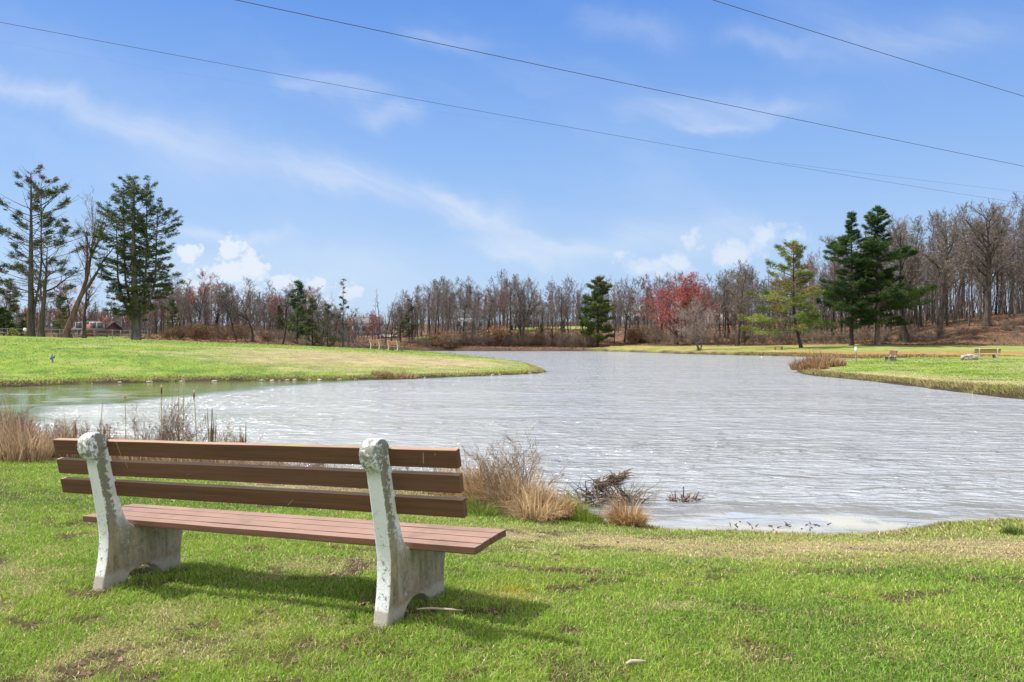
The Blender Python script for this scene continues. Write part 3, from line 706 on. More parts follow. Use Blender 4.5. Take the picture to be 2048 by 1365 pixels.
protos = [(p, TOPZ[100+i]) for i, (p, _) in enumerate(protos)]; thin = [(p, TOPZ[140+i]) for i, (p, _) in enumerate(thin)]; redd = [(p, TOPZ[160+i]) for i, (p, _) in enumerate(redd)]
def topz(px, py, Y): return CAMZ-(py-CY)/F*Y
def fill(px, Y, top, ps, label, group, wide=1.):
    x, y = at(px, Y)
    if sdist(x, y)[0] < .8: return None
    g = gz(x, y); H = max(4, topz(px, top, Y)-g)
    pr, H0 = rnd.choice(ps)
    if isinstance(label, tuple): label = whatkind(pr)+' '+spot(px, label[1])
    return place(pr, x, y, H0, H, label, 'tree', group, wide=wide*rnd.uniform(.8, 1.15)*min(1.25, (12/H)**.35), rnd=rnd)
def interp(pts, x):
    xs = [p[0] for p in pts]; ys = [p[1] for p in pts]; return float(np.interp(x, xs, ys))
farline = [(700,640),(760,612),(790,595),(850,578),(880,560),(1000,552),(1060,562),(1120,568),(1180,565),(1240,558),(1300,562),(1350,556),(1430,545),(1500,520)]
def whatkind(pr):
    return 'stout grey leafless tree' if any(pr is q[0] for q in protos) else ('slender pole-like leafless tree' if any(pr is q[0] for q in thin) else 'reddish budding tree')
def spot(px, marks):
    for lim, txt in marks:
        if px < lim: return txt
    return marks[-1][1]
MF = [(850,'over the pair of distant benches'),(935,'behind the leftmost copper beech'),(1010,'behind the tall copper beech'),(1075,'around the broad grey tree'),(1130,'halfway from broad grey tree to green pine'),(1190,'just left of the green pine'),(1260,'above the timber footbridge'),(1320,'just left of the crimson maple'),(1400,'behind the crimson maple'),(9999,'just right of the crimson maple')]
MR = [(1500,'left of the yellow green pine'),(1590,'behind the crown of the yellow green pine'),(1680,'just right of the yellow green pine'),(1760,'behind the two dark pines'),(1850,'just right of the two dark pines'),(1920,'at the foot of the leafy bank'),(1990,'halfway up the leafy bank'),(9999,'on the leafy bank by the right edge')]
ML = [(400,'just right of the big rounded conifer'),(470,'left of the wide branching oak'),(540,'behind the wide branching oak'),(610,'behind the leaning dark tree'),(670,'among the evergreens'),(9999,'at the right end over the leaning low tree')]
GF = 'leafless trees of the wood across the pond'
for i in range(100):
    px = 770+ (1500-770)*(i+rnd.random())/100; Yd = rnd.choice((164, 172, 182, 196))+rnd.uniform(-4, 4)
    if 1080 < px < 1180 and Yd > 170 and rnd.random() < .5: continue
    fill(px, Yd, interp(farline, px)+rnd.uniform(-14, 46), protos*3+thin*3+redd, ('far wood', MF), GF)
GR = 'tall leafless trees of the wood behind the right lawn'
rline = [(1400,560),(1480,525),(1560,500),(1640,480),(1700,460),(1800,430),(1900,415),(1960,400),(2048,385),(2300,380)]
for i in range(90):
    px = 1440+(2220-1440)*(i+rnd.random())/90; Y0 = interp([(1440,150),(1600,140),(1750,136),(1850,134),(2048,138),(2300,140)], px)
    Yd = Y0+rnd.choice((0, 5, 11, 19, 28))+rnd.uniform(-2, 3)
    fill(px, Yd, interp(rline, px)+rnd.uniform(-4, 75), protos*3+thin*4, ('right wood', MR), GR)
GL = 'leafless trees of the wood behind the left lawn'
lline = [(300,575),(360,545),(420,556),(470,564),(520,556),(600,566),(660,584),(700,620)]
for i in range(64):
    px = 300+(730-300)*(i+rnd.random())/64; Yd = interp([(300,112),(480,118),(730,150)], px)+rnd.choice((0,8,16,26))+rnd.uniform(-2,3)
    fill(px, Yd, interp(lline, px)+rnd.uniform(-5, 45), protos*2+thin*4+redd, ('left wood', ML), GL)
GLL = 'reddish budding trees behind the far left trees'
MLL = [(-20,'cut off by the left edge'),(60,'behind the dark hedge at the left edge'),(110,'behind the sparse old pine'),(170,'behind the reddish leaning tree'),(230,'just left of the rounded conifer'),(9999,'behind the big rounded conifer')]
for i in range(17):
    px = -150+(330+150)*(i+rnd.random())/17; Yd = rnd.uniform(108, 128)
    fill(px, Yd, rnd.uniform(560, 625), redd*3+thin, ('left', MLL), GLL, 1.25)

# trees one can point to
OPEN = P_(tw=.012, seg=[8,6,4,3,1], kids=[11,8,6,6], **{'from': [.35,.2,.15,.1]}, ang=[(35,70),(25,55),(25,55),(20,50)], wander=[.10,.17,.22,.22,.2], trop=[.02,.12,.08,.05,.0], len=[.55,.5,.5,.5], tap=[.35,.3,.3,.2], rr=[.5,.55,.5,.5], bark=BARKD, twigc=(.13,.11,.10))
def single(seed, px, Yd, top, r0, prm, label, lean=(0,0), buds=None, nstem=1, rz=0, wide=1., name='bare_tree', H=12.):
    t_ = park(bare_tree(seed, H, r0, prm, lean, buds, nstem, name)); x, y = at(px, Yd); g = gz(x, y)
    return place(t_, x, y, TOPZ[seed], max(3, topz(px, top, Yd)-g), label, 'tree', None, rz=rz, wide=wide)
single(201, 505, 104, 556, .28, OPEN, 'dark leafless oak with a wide branching crown behind the left lawn')
single(202, 472, 106, 570, .22, OPEN, 'dark leafless tree with crooked limbs left of the wide branching oak', lean=(-.05,0))
single(203, 565, 103, 575, .2, P_(bark=BARKD, twigc=(.13,.11,.10), kids=[11,7,6,5]), 'leaning dark leafless tree right of the wide branching oak', lean=(.30,0))
single(204, 640, 108, 590, .2, OPEN, 'bushy leafless tree among evergreens at the right end of the left wood', lean=(.1,0))
single(205, 400, 112, 540, .24, P_(kids=[13,8,6,6], len=[.46,.55,.55,.55]), 'leafless tree with coral red buds on one side right of the big rounded conifer', buds=((.46,.15,.11), .05, .22, 6.))
single(206, 690, 118, 655, .16, OPEN, 'low leaning leafless tree left of the pair of distant benches', lean=(.55,0))
single(207, 955, 161, 620, .16, OPEN, 'arched leafless tree bending over the far shore', lean=(-.45,0))
single(208, 1040, 160, 558, .34, P_(kids=[15,8,6,5], len=[.45,.55,.55,.55]), 'broad grey leafless tree, tallest on the far shore left of the green pine', nstem=3)
single(209, 1228, 158, 610, .2, P_(kids=[12,7,6,5], bark=BARKD), 'dark leafless tree standing just right of the green far shore pine')
RM = P_(kids=[18,9,7,5], **{'from': [.18,.15,.1,.1]}, ang=[(30,65),(25,55),(25,50),(20,50)], len=[.62,.55,.5,.5], tap=[.35,.4,.3,.2], twigc=(.25,.10,.095), bark=(.10,.06,.055))
single(210, 1352, 148, 548, .24, RM, 'broad crimson budding maple across the pond', buds=((.36,.09,.082), .047, .75, 1.), wide=1.75)
single(211, 1385, 146, 575, .2, RM, 'coral red budding maple leaning against the broad crimson one', buds=((.42,.14,.115), .05, .30, 1.5))
WIL = P_(kids=[14,9,7,6], **{'from': [.12,.1,.1,.1]}, ang=[(25,60),(25,50),(22,45),(20,45)], len=[.55,.5,.5,.5], tap=[.4,.3,.3,.2], twigc=(.30,.24,.21), bark=(.11,.09,.08), tw=.009)
single(212, 1400, 119, 592, .16, WIL, 'small grey twiggy tree on the bank in front of the crimson maple', nstem=3, wide=1.1, H=8)
single(213, 1475, 137, 520, .22, P_(kids=[15,8,6,6]), 'slender leafless tree rising left of the yellow green pine', lean=(.03,0))
single(214, 1815, 130, 440, .30, P_(kids=[15,8,6,6], bark=BARKD), 'dark leafless tree with a leaning trunk right of the two tall pines', lean=(-.16,0))
single(215, 1880, 132, 428, .30, P_(kids=[17,8,6,6]), 'stout leafless tree at the foot of the leafy bank on the right')
single(216, 1975, 134, 412, .34, P_(kids=[18,9,6,6]), 'massive leafless tree on the leafy bank, widest trunk near the right edge')
single(217, 750, 150, 622, .15, P_(kids=[14,8,6,5], twigc=TWR), 'small red budding tree behind the pair of distant benches', buds=((.36,.12,.10), .05, .4, 1.), wide=1.5)
for k, (px, tp) in enumerate(((745,590),(757,578),(772,585))):
    single(220+k, px, 166, tp, .12, P_(kids=[12,4,3,3], len=[.13,.5,.5,.5], **{'from':[.4,.2,.1,.1]}), ('spindly leafless pole tree, left of three over the distant benches','spindly leafless pole tree, middle and tallest of three over the distant benches','spindly leafless pole tree, right of three over the distant benches')[k])
# the old trees at the left edge
OLD = P_(tw=.010, seg=[9,7,5,3,1], kids=[12,8,6,6], **{'from': [.32,.25,.15,.1]}, ang=[(35,75),(25,60),(25,55),(20,50)], wander=[.06,.16,.2,.2,.2], trop=[.02,.10,.08,.04,.0], len=[.48,.5,.5,.5], tap=[.35,.3,.3,.2], rr=[.48,.5,.5,.5], bark=(.12,.10,.09), twigc=(.17,.14,.13))
single(232, 128, 86, 372, .40, P_(tw=.010, seg=[10,7,5,3,1], kids=[11,7,6,5], **{'from': [.34,.2,.15,.1]}, ang=[(22,48),(22,50),(25,50),(20,45)], len=[.5,.5,.5,.5], wander=[.07,.12,.18,.2,.2], bark=(.17,.105,.085), twigc=(.22,.16,.15), rr=[.5,.5,.5,.5], kids_=0), 'tall leafless tree with a reddish leaning trunk left of the big rounded conifer', lean=(.16,0), H=18)
single(233, 168, 88, 545, .32, OLD, 'low forked leafless tree between the reddish leaning tree and the rounded conifer', lean=(.14,0), H=10)
single(234, 82, 84, 470, .40, OLD, 'dark leafless tree standing in front of the sparse old pine at the left edge', lean=(-.03,0), H=14)

# ------------------------------------------------------------------ conifers
def needles(mb, C0, col, ln, wd, per, seed, up=.35, out=None):
    r_ = np.random.RandomState(seed); n = len(C0)*per; B = np.repeat(C0, per, axis=0)+r_.randn(n, 3)*ln*np.array([.35,.35,.18])
    d = r_.randn(n, 3)*np.array([1,1,.55])
    if out is not None: d += np.repeat(out, per, axis=0)*1.1
    d[:,2] += up; d /= np.linalg.norm(d, axis=1, keepdims=True); T = B+d*ln*(.6+.8*r_.rand(n))[:,None]
    q = np.cross(d, r_.randn(n, 3)); q /= np.linalg.norm(q, axis=1, keepdims=True); q *= wd
    V = np.stack([B-q, B+q, T], 1).reshape(-1, 3); i = np.arange(n)*3
    cc = np.repeat(np.asarray(col), per, axis=0)*(.75+.5*r_.rand(n))[:,None]
    mb.add(V, np.stack([i,i+1,i+2,i+2],1), np.repeat(cc, 3, axis=0))
def conifer(seed, H, r0, prof, nbr, cl, colf, lo=.1, droop=-.05, curve=.25, ln=.35, wd=.035, per=9, dens=3.2, stems=((0,0,1.),), inner=.18, bias=0., name='pine_tree', lateral=.34, blotch=0., barkc=BARKD, gap=.0, dead=0, stemspread=0.):
    """prof(t) gives branch reach (m) at relative height t"""
    rnd = random.Random(seed); tr = MB(); br = MB(); fo = MB(); cs = []; outs = []; hs = []
    for (sx, sy, sh) in stems:
        n = 12; pts = []; Hs = H*sh
        for i in range(n+1):
            t = i/n; w = (1-(1-min(1, t*2.2))**2) if len(stems) == 1 else sst(np.array(t), .05, .5)**.8
            pts.append((sx*w+rnd.gauss(0,.03)*Hs*.03+stemspread*sx*t, sy*w+rnd.gauss(0,.03)*Hs*.03, t*Hs-.25*(i == 0)))
        pts = np.array(pts); rr = r0*(1 if len(stems) == 1 else (.92 if (sx, sy, sh) == stems[1] else .40))
        tr.tube(pts, rr*np.linspace(1, .12, n+1)*np.where(np.arange(n+1) == 0, 1.35, 1), 8, False, barkc)
        for j in range(int(nbr/len(stems))):
            t = lo+(1-lo)*((j+rnd.random())/(nbr/len(stems)))**.92; t = min(t, .985)
            if rnd.random() < gap: continue
            f = t*n; i = int(f); f -= i; p = pts[i]*(1-f)+pts[min(i+1,n)]*f
            a = rnd.uniform(0, 6.283); L = prof(t*sh)*rnd.uniform(.6, 1.12)*(1-bias*math.cos(a))
            if L < .25: L = .25
            el = droop+(.55*t**2)+rnd.gauss(0,.07); seg = 5; bp = [p]
            for q in range(seg):
                e = el+curve*(q/seg); a2 = a+rnd.gauss(0,.07); bp.append(bp[-1]+np.array([math.cos(a2)*math.cos(e), math.sin(a2)*math.cos(e), math.sin(e)])*L/seg)
            bp = np.array(bp); br.tube(bp, np.linspace(min(.07, .018+L*.010), .010, seg+1), 3, False, barkc)
            if dead and rnd.random() < dead: continue
            m = int(L*dens*cl*2.3)+3
            for _ in range(m):
                s = inner+(1-inner)*math.sqrt(rnd.random()); g = s*seg; gi = min(int(g), seg-1); g -= gi
                b0 = bp[gi]*(1-g)+bp[gi+1]*g; wlat = lateral*L*(1.05-s)*1.0+.12
                off = np.array([-math.sin(a), math.cos(a), 0])*rnd.uniform(-1,1)*wlat+np.array([0,0,1])*rnd.gauss(.03,.05+.02*L)
                cs.append(b0+off); outs.append((math.cos(a), math.sin(a), .1)); hs.append((b0[2]/H, s, rnd.random()))
        cs.append(pts[-1]); outs.append((0,0,1)); hs.append((1,1,.5))
    cs = np.array(cs); hs = np.array(hs); col = colf(cs, hs)
    needles(fo, cs, col, ln, wd, per, seed, out=np.array(outs))
    root = empty(name); tr.build('trunk', bark_mat, root, True); br.build('branches', bark_mat, root); fo.build('crown', needle_mat, root)
    return root
def lerp(a, b, t): return np.asarray(a)*(1-t)[:,None]+np.asarray(b)*t[:,None]
def blotchy(c1, c2, thr=.5, sc=.6, k=.2):
    def f(P, h):
        t = sst(fbm(P[:,0]*sc+P[:,2]*.7*sc+40, P[:,1]*sc+P[:,2]*.9*sc+40, 3)+.18*(h[:,1]-.6), thr-k, thr+k); return lerp(c1, c2, t)
    return f
def put_con(root, px, Yd, base_off=0., rz=0., H0=None, H=None, wide=1., **kw):
    x, y = at(px, Yd); root.location = (x, y, gz(x, y)-.05); root.rotation_euler = (0,0,rz)
    if H: s = H/H0; root.scale = (s*wide, s*wide, s)
    return tag(root, **kw)
def Hof(px, Yd, top): x, y = at(px, Yd); return topz(px, top, Yd)-gz(x, y)
DG = (.030,.066,.022); DG2 = (.105,.165,.035)
# two tall dark pines on the right
Hh = Hof(1755, 124, 413)
put_con(conifer(301, Hh, .42, lambda t: 1.15*Hh*(.33*(min(1,(1-t)/.62))**.75*(.72+.28*math.sin(t*23)) if t > .14 else .24), 150, 1.25, blotchy(DG, DG2, .52), lo=.15, ln=.36, wd=.033, per=13, dens=4.4, barkc=(.16,.14,.13)), 1755, 124, label='tallest dark green pine on the right lawn with a pale trunk', cat='pine tree')
Hh2 = Hof(1703, 124, 425)
put_con(conifer(302, Hh2, .36, lambda t: 1.25*Hh2*(.27*(min(1,(1-t)/.6))**.8*(.7+.3*math.sin(t*19+1)) if t > .12 else .2), 135, 1.25, blotchy(DG, (.085,.15,.035), .55), lo=.13, ln=.36, wd=.033, per=13, dens=4.4), 1703, 124, label='dark green pine with a black trunk left of the tallest pine', cat='pine tree')
# yellow green pine
Hh3 = Hof(1605, 118, 482)
def yg(P, h):
    t = sst(fbm(P[:,0]*.4+20, P[:,2]*.5+20, 3), .35, .62); c = lerp((.10,.15,.035), (.27,.30,.07), t)
    u = sst(fbm(P[:,0]*.5+60, P[:,2]*.6+10, 2), .62, .75); return c*(1-u)[:,None]+np.array((.24,.19,.08))*u[:,None]
def y3prof(t): return 1.38*Hh3*(.42*(1-t)**.62*(.75+.25*math.sin(t*31)) if t > .2 else .36)
rt = conifer(303, Hh3, .26, bias=.22, prof=y3prof, nbr=105, cl=.95, colf=yg, stems=((-1.1,0,1.),), **dict(zip((),()))) if 0 else conifer(303, Hh3, .26, y3prof, 110, 1.3, yg, lo=.14, droop=.02, curve=.2, ln=.42, wd=.032, per=8, dens=3.6, gap=.10, barkc=(.07,.055,.05), lateral=.36, bias=.25, stems=((-1.2,0,1.),))
put_con(rt, 1603, 118, label='open yellow green pine with a dark trunk on the right far lawn', cat='pine tree')
# green pine on the far shore
Hh4 = Hof(1195, 158, 558)
def cg(P, h): return lerp(blotchy((.045,.09,.022), (.12,.17,.035), .5)(P, h), (.20,.16,.05), sst(h[:,0], .75, 1.)*.6)
put_con(conifer(304, Hh4, .26, lambda t: 1.25*Hh4*(.27*math.sin(min(1, (1-t)*1.5+.12)*math.pi*.55)*(.8+.2*math.sin(t*40))), 95, 1.2, cg, lo=.10, droop=.0, curve=.18, ln=.45, wd=.05, per=9, dens=4.0), 1195, 158, label='mid green layered pine standing alone on the far shore', cat='pine tree')
# big rounded conifer on the left
Hh5 = Hof(270, 86, 357)
def spc(P, h):
    c = blotchy((.042,.064,.028), (.105,.13,.038), .54, .9)(P, h); return lerp(c, (.13,.135,.055), sst(h[:,0], .42, .12)*.75)
def p5(t): return Hh5*(.235*math.sqrt(max(0, 1-((t-.42)/.60)**2)) if t > .42 else .235*math.sqrt(max(.25, 1-((.42-t)/.36)**2)))*.74
rt = conifer(305, Hh5, .50, p5, 330, .62, spc, lo=.17, droop=-.02, curve=.22, ln=.27, wd=.030, per=10, dens=5.0, stems=((-1.25,.2,.92),(-.15,-.3,1.),(.9,.1,.96),(1.75,.3,.80),(-1.9,.2,.78)), barkc=(.15,.135,.12), name='conifer_tree', lateral=.30, gap=.06, stemspread=.25)
put_con(rt, 273, 86, label='big rounded dark conifer with several stems on the left lawn', cat='conifer')
# sparse old pine at the left edge
Hh6 = Hof(58, 85, 345)
def op(P, h): return lerp(blotchy((.055,.07,.042), (.12,.13,.05), .5)(P, h), (.20,.095,.065), sst(h[:,0], .90, .95)*sst(P[:,0], -1.2, .3)*.7)
rt = conifer(306, Hh6, .42, lambda t: Hh6*(.30 if t < .78 else .28*(1.12-t)/.34)*(.75+.25*math.sin(t*27)), 120, .85, op, lo=.2, droop=.10, curve=.35, ln=.38, wd=.035, per=8, dens=3.0, gap=.1, inner=.58, dead=.34, barkc=(.11,.095,.085), stems=((1.0,.2,.93),(0,0,1.)), lateral=.3)
put_con(rt, 62, 85, label='sparse old pine with a rusty brown top at the left edge', cat='pine tree')
# smaller evergreens in the woods
sm1 = park(conifer(310, 8, .12, lambda t: 8*.22*(1-t)**.7+.1, 60, 1.1, blotchy((.04,.08,.025), (.10,.15,.04), .5), lo=.1, ln=.36, wd=.045, per=7, dens=3.6, name='evergreen_tree'))
sm2 = park(conifer(311, 8, .12, lambda t: 8*.30*(1-t)**.5*(.7+.3*math.sin(t*20))+.1, 50, 1.0, blotchy((.06,.085,.03), (.14,.15,.05), .5), lo=.12, ln=.36, wd=.04, per=7, dens=3.4, name='evergreen_tree'))
evs = [(595,118,565,sm1,'narrow green evergreen, tallest inside the left wood'),(625,120,600,sm2,'dull green evergreen right of the tallest one inside the left wood'),(655,116,610,sm2,'bushy green evergreen near the right end of the left wood'),(560,128,612,sm1,'small evergreen behind the leaning dark tree in the left wood'),
       (390,116,640,sm2,'low soft green evergreen at the foot of the coral budded tree'),(345,110,600,sm2,'olive evergreen just right of the big rounded conifer'),(360,118,645,sm1,'small blue green evergreen right of the olive one beside the rounded conifer'),
       (818,168,600,sm2,'olive evergreen at the left end of the far wood'),(800,172,615,sm2,'small dusky evergreen left of the olive one at the far wood'),(1083,163,648,sm1,'little dark evergreen on the far shore left of the green pine'),
       (1022,162,650,sm2,'yellowish young evergreen at the foot of the broad grey tree'),(1125,170,640,sm1,'little evergreen between grey trunks left of the green pine'),(1490,138,650,sm2,'small green evergreen behind the shrubs left of the yellow green pine'),
       (120,102,590,sm2,'wide soft evergreen seen between the old trunks at the left edge'),(20,104,560,sm2,'large dull evergreen behind the sparse old pine')]
for px, Yd, tp, pr, lb_ in evs:
    x, y = at(px, Yd); H = max(1.8, Hof(px, Yd, tp)); place(pr, x, y, 8, H, lb_, 'evergreen', 'smaller evergreens in the woods', rnd=rnd, wide=rnd.uniform(.9,1.2))
H7 = Hof(688, 122, 560)
put_con(conifer(312, H7, .14, lambda t: .35+1.1*(1-t)*(t > .25), 34, .9, blotchy((.045,.06,.035), (.08,.11,.05), .5), lo=.25, ln=.34, wd=.04, per=7, dens=3.5, gap=.25, name='evergreen_tree'), 686, 122, label='tall spindly evergreen with a ragged top over the left wood', cat='evergreen')
# hedge-like evergreens at the left edge
for px, tp, w_, lb_ in ((-22,600,1.5,'dark green hedge evergreen cut by the left edge of the picture'),(8,615,1.3,'dark green hedge evergreen second from the left edge'),(44,640,1.3,'low dark green hedge evergreen beside the white globe lamp')):
    x, y = at(px, 99); place(sm1, x, y, 8, Hof(px, 99, tp), lb_, 'evergreen', 'hedge evergreens at the left edge', rnd=rnd, wide=w_*1.6)

# ------------------------------------------------------------------ shrubs and young copper trees
SHR = P_(seg=[3,3,2,1], kids=[7,6,5], **{'from': [.1,.1,.1]}, ang=[(20,50),(20,50),(20,50)], wander=[.12,.2,.2,.2], trop=[.05,.05,.02,0], tip=[.4,.4,.4,.4], k=[3,3,3,3], len=[.6,.55,.55], tap=[.2,.2,.2], rr=[.5,.5,.5], ribbon=.03, tw=.009, max=3, tl=.7)
def shrub(seed, twc, n=7, H=2.4, buds=None, name='bare_shrub', sp=.5):
    rd = random.Random(seed); mb = MB(); tw = Twigs(); ends = []; prm = dict(SHR); prm['twigc'] = twc; prm['bark'] = twc
    for s in range(n):
        d = np.array([rd.gauss(0,sp), rd.gauss(0,sp), 1.]); d /= np.linalg.norm(d)
        grow(mb, tw, np.array([rd.gauss(0,.25), rd.gauss(0,.25), -.1]), d, H*.62*rd.uniform(.7,1.1), .022, 0, prm, rd, None, ends)
    tw.flush(mb, seed)
    if buds:
        E_ = np.array(ends); r_ = np.random.RandomState(seed); n_ = len(E_)*4; c0 = np.repeat(E_, 4, axis=0)+r_.randn(n_,3)*.12
        V = (c0[:,None,:]+r_.randn(n_,3,3)*buds[1]).reshape(-1,3); i = np.arange(n_)*3
        mb.add(V, np.stack([i,i+1,i+2,i+2],1), np.repeat(np.array(buds[0])*(.6+.8*r_.rand(n_))[:,None], 3, axis=0))
    return mb, name
def shrub_obj(*a, **k): m_, nm = shrub(*a, **k); o = m_.build(nm, twig_mat); return o
s1 = park(shrub_obj(401, (.20,.15,.12))); s2 = park(shrub_obj(402, (.26,.20,.15), 9)); s3 = park(shrub_obj(403, (.16,.125,.10), 8)); s4 = park(shrub_obj(404, (.30,.19,.11), 8, buds=((.20,.125,.075), .04)))
def place1(pr, x, y, s, label, group, cat='shrub', rz=None, z=None, sz=None):
    if pr.get('_used'): o = pr.copy(); C.objects.link(o)
    else: o = pr; o['_used'] = 1
    o.location = (x, y, (gz(x, y) if z is None else z)); o.scale = (s, s, s if sz is None else sz); o.rotation_euler = (0,0,rnd.uniform(0,6.28) if rz is None else rz)
    if 'group' in o: del o['group']
    return tag(o, label, cat, group)
for i in range(92):
    px = 830+(1320-830)*(i+rnd.random())/92; Yd = 156.9+rnd.uniform(0, 6); x, y = at(px, Yd)
    if sdist(x, y)[0] < .15 or 1195 < px < 1265: continue
    place1(rnd.choice((s1,s1,s2,s3,s3,s4)), x, y, rnd.uniform(.8, 1.7), 'brown leafless shrub on the far shore '+spot(px, MF), 'thicket shrubs along the far shore')
for i in range(46):
    px = 1300+(1880-1300)*(i+rnd.random())/46; Yd = interp([(1300,152),(1400,143),(1500,136),(1600,133),(1750,131),(1880,130)], px)+rnd.uniform(0,4); x, y = at(px, Yd)
    place1(rnd.choice((s1,s2,s2,s2,s3)), x, y, rnd.uniform(.9, 1.6), 'tan leafless shrub in the thicket '+(spot(px, MF) if px < 1420 else spot(px, MR)), 'thicket shrubs behind the right lawn')
for i in range(22):
    px = 1860+(2240-1860)*(i+rnd.random())/22; Yd = rnd.uniform(124, 136); x, y = at(px, Yd)
    place1(rnd.choice((s1,s3,s3,s2)), x, y, rnd.uniform(.45, .95), 'small brown leafless shrub on the russet leafy bank '+('near its foot' if Yd < 129 else 'near its top'), 'small shrubs on the leafy bank')
for i in range(44):
    px = 330+(830-330)*(i+rnd.random())/44; Yd = interp([(330,100),(500,102),(640,106),(740,120),(830,158)], px)+rnd.uniform(0,12); x, y = at(px, Yd)
    if sdist(x, y)[0] < .5: continue
    place1(rnd.choice((s1,s3,s3,s4,s2)), x, y, rnd.uniform(.5, 1.15), 'brown leafless shrub in the undergrowth '+spot(px, ML), 'undergrowth shrubs behind the left lawn')
cop = [(995,160,640,'copper leaved young beech, tallest on the far shore'),(915,161,655,'copper leaved young beech at the left end of the far shore'),(965,163,665,'low copper leaved beech between two others on the far shore'),(1108,166,655,'copper leaved sapling left of the green far shore pine'),(868,160,682,'low rusty bush at the left end of the far shore')]
c0 = park(shrub_obj(405, (.22,.15,.11), 6, 3.0, ((.30,.175,.095), .06), 'young_beech', .35))
for px, Yd, tp, lb_ in cop:
    x, y = at(px, Yd); place1(c0, x, y, Hof(px, Yd, tp)/3.0, lb_, 'copper leaved young beeches', 'young tree')

# ------------------------------------------------------------------ the far wood seen as one mass
mb = MB(); tw = Twigs(); rd = random.Random(77)
def coarse(x, y, H):
    g = gz(x, y); p = np.array([x, y, g-.2]); top = p+np.array([rd.gauss(0,.4), rd.gauss(0,.4), H]); 
    mb.tube([p, (p+top)/2+np.array([rd.gauss(0,.15),0,0]), top], [.16, .11, .03], 4, False, (.15,.13,.12))
    for _ in range(34):
        t = rd.uniform(.25, .98); q = p*(1-t)+top*t; a = rd.uniform(0, 6.28); L = H*.26*(1.15-t)*rd.uniform(.5, 1.2)
        e = q+np.array([math.cos(a)*L*.7, math.sin(a)*L*.7, L*rd.uniform(.5, 1.1)]); tw.add(q, e, .05, (.165,.143,.133))
        for __ in range(10):
            s = rd.uniform(.2, 1); b0 = q*(1-s)+e*s; tw.add(b0, b0+np.array([rd.gauss(0,.5), rd.gauss(0,.5), rd.uniform(.3,1.3)])*L*.45, .038, (.20,.172,.16))
def pole(x, y, H):
    g = gz(x, y); p = np.array([x, y, g-.1]); a = rd.gauss(0,.12); e = p+np.array([a*H, rd.gauss(0,.1)*H, H]); tw.add(p, e, .05+.006*H, (.115,.095,.088))
    for _ in range(6): t = rd.uniform(.15,.9); q = p*(1-t)+e*t; tw.add(q, q+np.array([rd.gauss(0,.5), rd.gauss(0,.5), rd.uniform(.2,1.)])*H*.22, .03, (.165,.135,.12))
for i in range(5600):
    px = rd.uniform(-300, 2450); Yd = rd.uniform(176, 255) if 700 < px < 1500 else rd.uniform(142, 205)
    x, y = at(px, Yd); pole(x, y, rd.uniform(2.2, 6.5) if px < 1500 else rd.uniform(3, 10))
for i in range(700):
    px = rd.uniform(-350, 2500); Yd = rd.uniform(205, 262) if 700 < px < 1500 else rd.uniform(150, 215)
    x, y = at(px, Yd)
    if px < 330: tp = rd.uniform(600, 640)
    elif px < 740: tp = interp(lline, px)+rd.uniform(15, 60)
    elif px < 1450: tp = interp(farline, px)+rd.uniform(10, 45)
    else: tp = interp(rline, px)+rd.uniform(20, 140)
    if 715 < px < 800: continue
    coarse(x, y, max(5, topz(px, tp, Yd)-gz(x, y)))
tw.flush(mb, 4)
dw = mb.build('distant_wood', twig_mat); tag(dw, 'hazy mass of leafless woodland far behind the pond', 'wood', kind='stuff')

# leaf litter and ferny rubbish over the woodland floor
rs2 = np.random.RandomState(9); n = 90000
a = rs2.uniform(-R(40), R(40), n); r = rs2.uniform(95, 200, n); x = r*np.sin(a); y = r*np.cos(a); d = sdist(x, y); lf = masks(x, y, d)[0]
ok = (d > .4) & (rs2.rand(n) < lf); x, y, d = x[ok], y[ok], d[ok]; n = len(x); z = hgt(x, y, d)
mb = MB(); V = (np.stack([x,y,z+.04], 1)[:,None,:]+rs2.randn(n,3,3)*np.array([.14,.14,.09])).reshape(-1,3); i = np.arange(n)*3
lc = np.where((rs2.rand(n) < .6)[:,None], LEAF2*(.6+.8*rs2.rand(n))[:,None], LEAF*(.4+.8*rs2.rand(n))[:,None])
mb.add(V, np.stack([i,i+1,i+2,i+2],1), np.repeat(lc, 3, axis=0))
ll = mb.build('leaf_litter', blade_mat); tag(ll, 'fallen russet leaves over the woodland banks', 'leaves', kind='stuff')

# ------------------------------------------------------------------ foreground reeds, clumps, shrubs
def clump(name, seed, n, rad, h, col, lean=(.2,.9), w=.0035, stalks=0, squash=1.):
    r_ = np.random.RandomState(seed); mb = MB(); a = r_.rand(n)*6.283; rr = rad*np.sqrt(r_.rand(n)); x = np.cos(a)*rr; y = np.sin(a)*rr*squash
    hh = h*(.35+.75*r_.rand(n))*(1-.35*(rr/rad)**2); wild = r_.rand(n) < .10; hh = np.where(wild, hh*1.55, hh); az = a+r_.randn(n)*.7; le = r_.uniform(lean[0], lean[1], n)*(.4+.8*rr/rad)
    le = np.where(wild, le*.45, le); sub = np.floor((az % 6.283)/.7)*3.1; hh = hh*(.72+.5*((np.sin(sub*12.9898)*43758.5) % 1))
    cc = np.where((r_.rand(n) < .7)[:,None], np.array(col)*(.55+.8*r_.rand(n))[:,None], np.array(col)*np.array([.62,.5,.45])*(.6+.6*r_.rand(n))[:,None])
    blades(mb, x, y, np.zeros(n)-.03, hh, np.full(n, w)*(.6+.9*r_.rand(n)), le, az, cc)
    return mb.build(name, blade_mat)
def on(o, x, y, label, cat, group=None, z=None, rz=0, s=1.):
    o.location = (x, y, gz(x, y) if z is None else z); o.rotation_euler = (0,0,rz); o.scale = (s,s,s); return tag(o, label, cat, group)
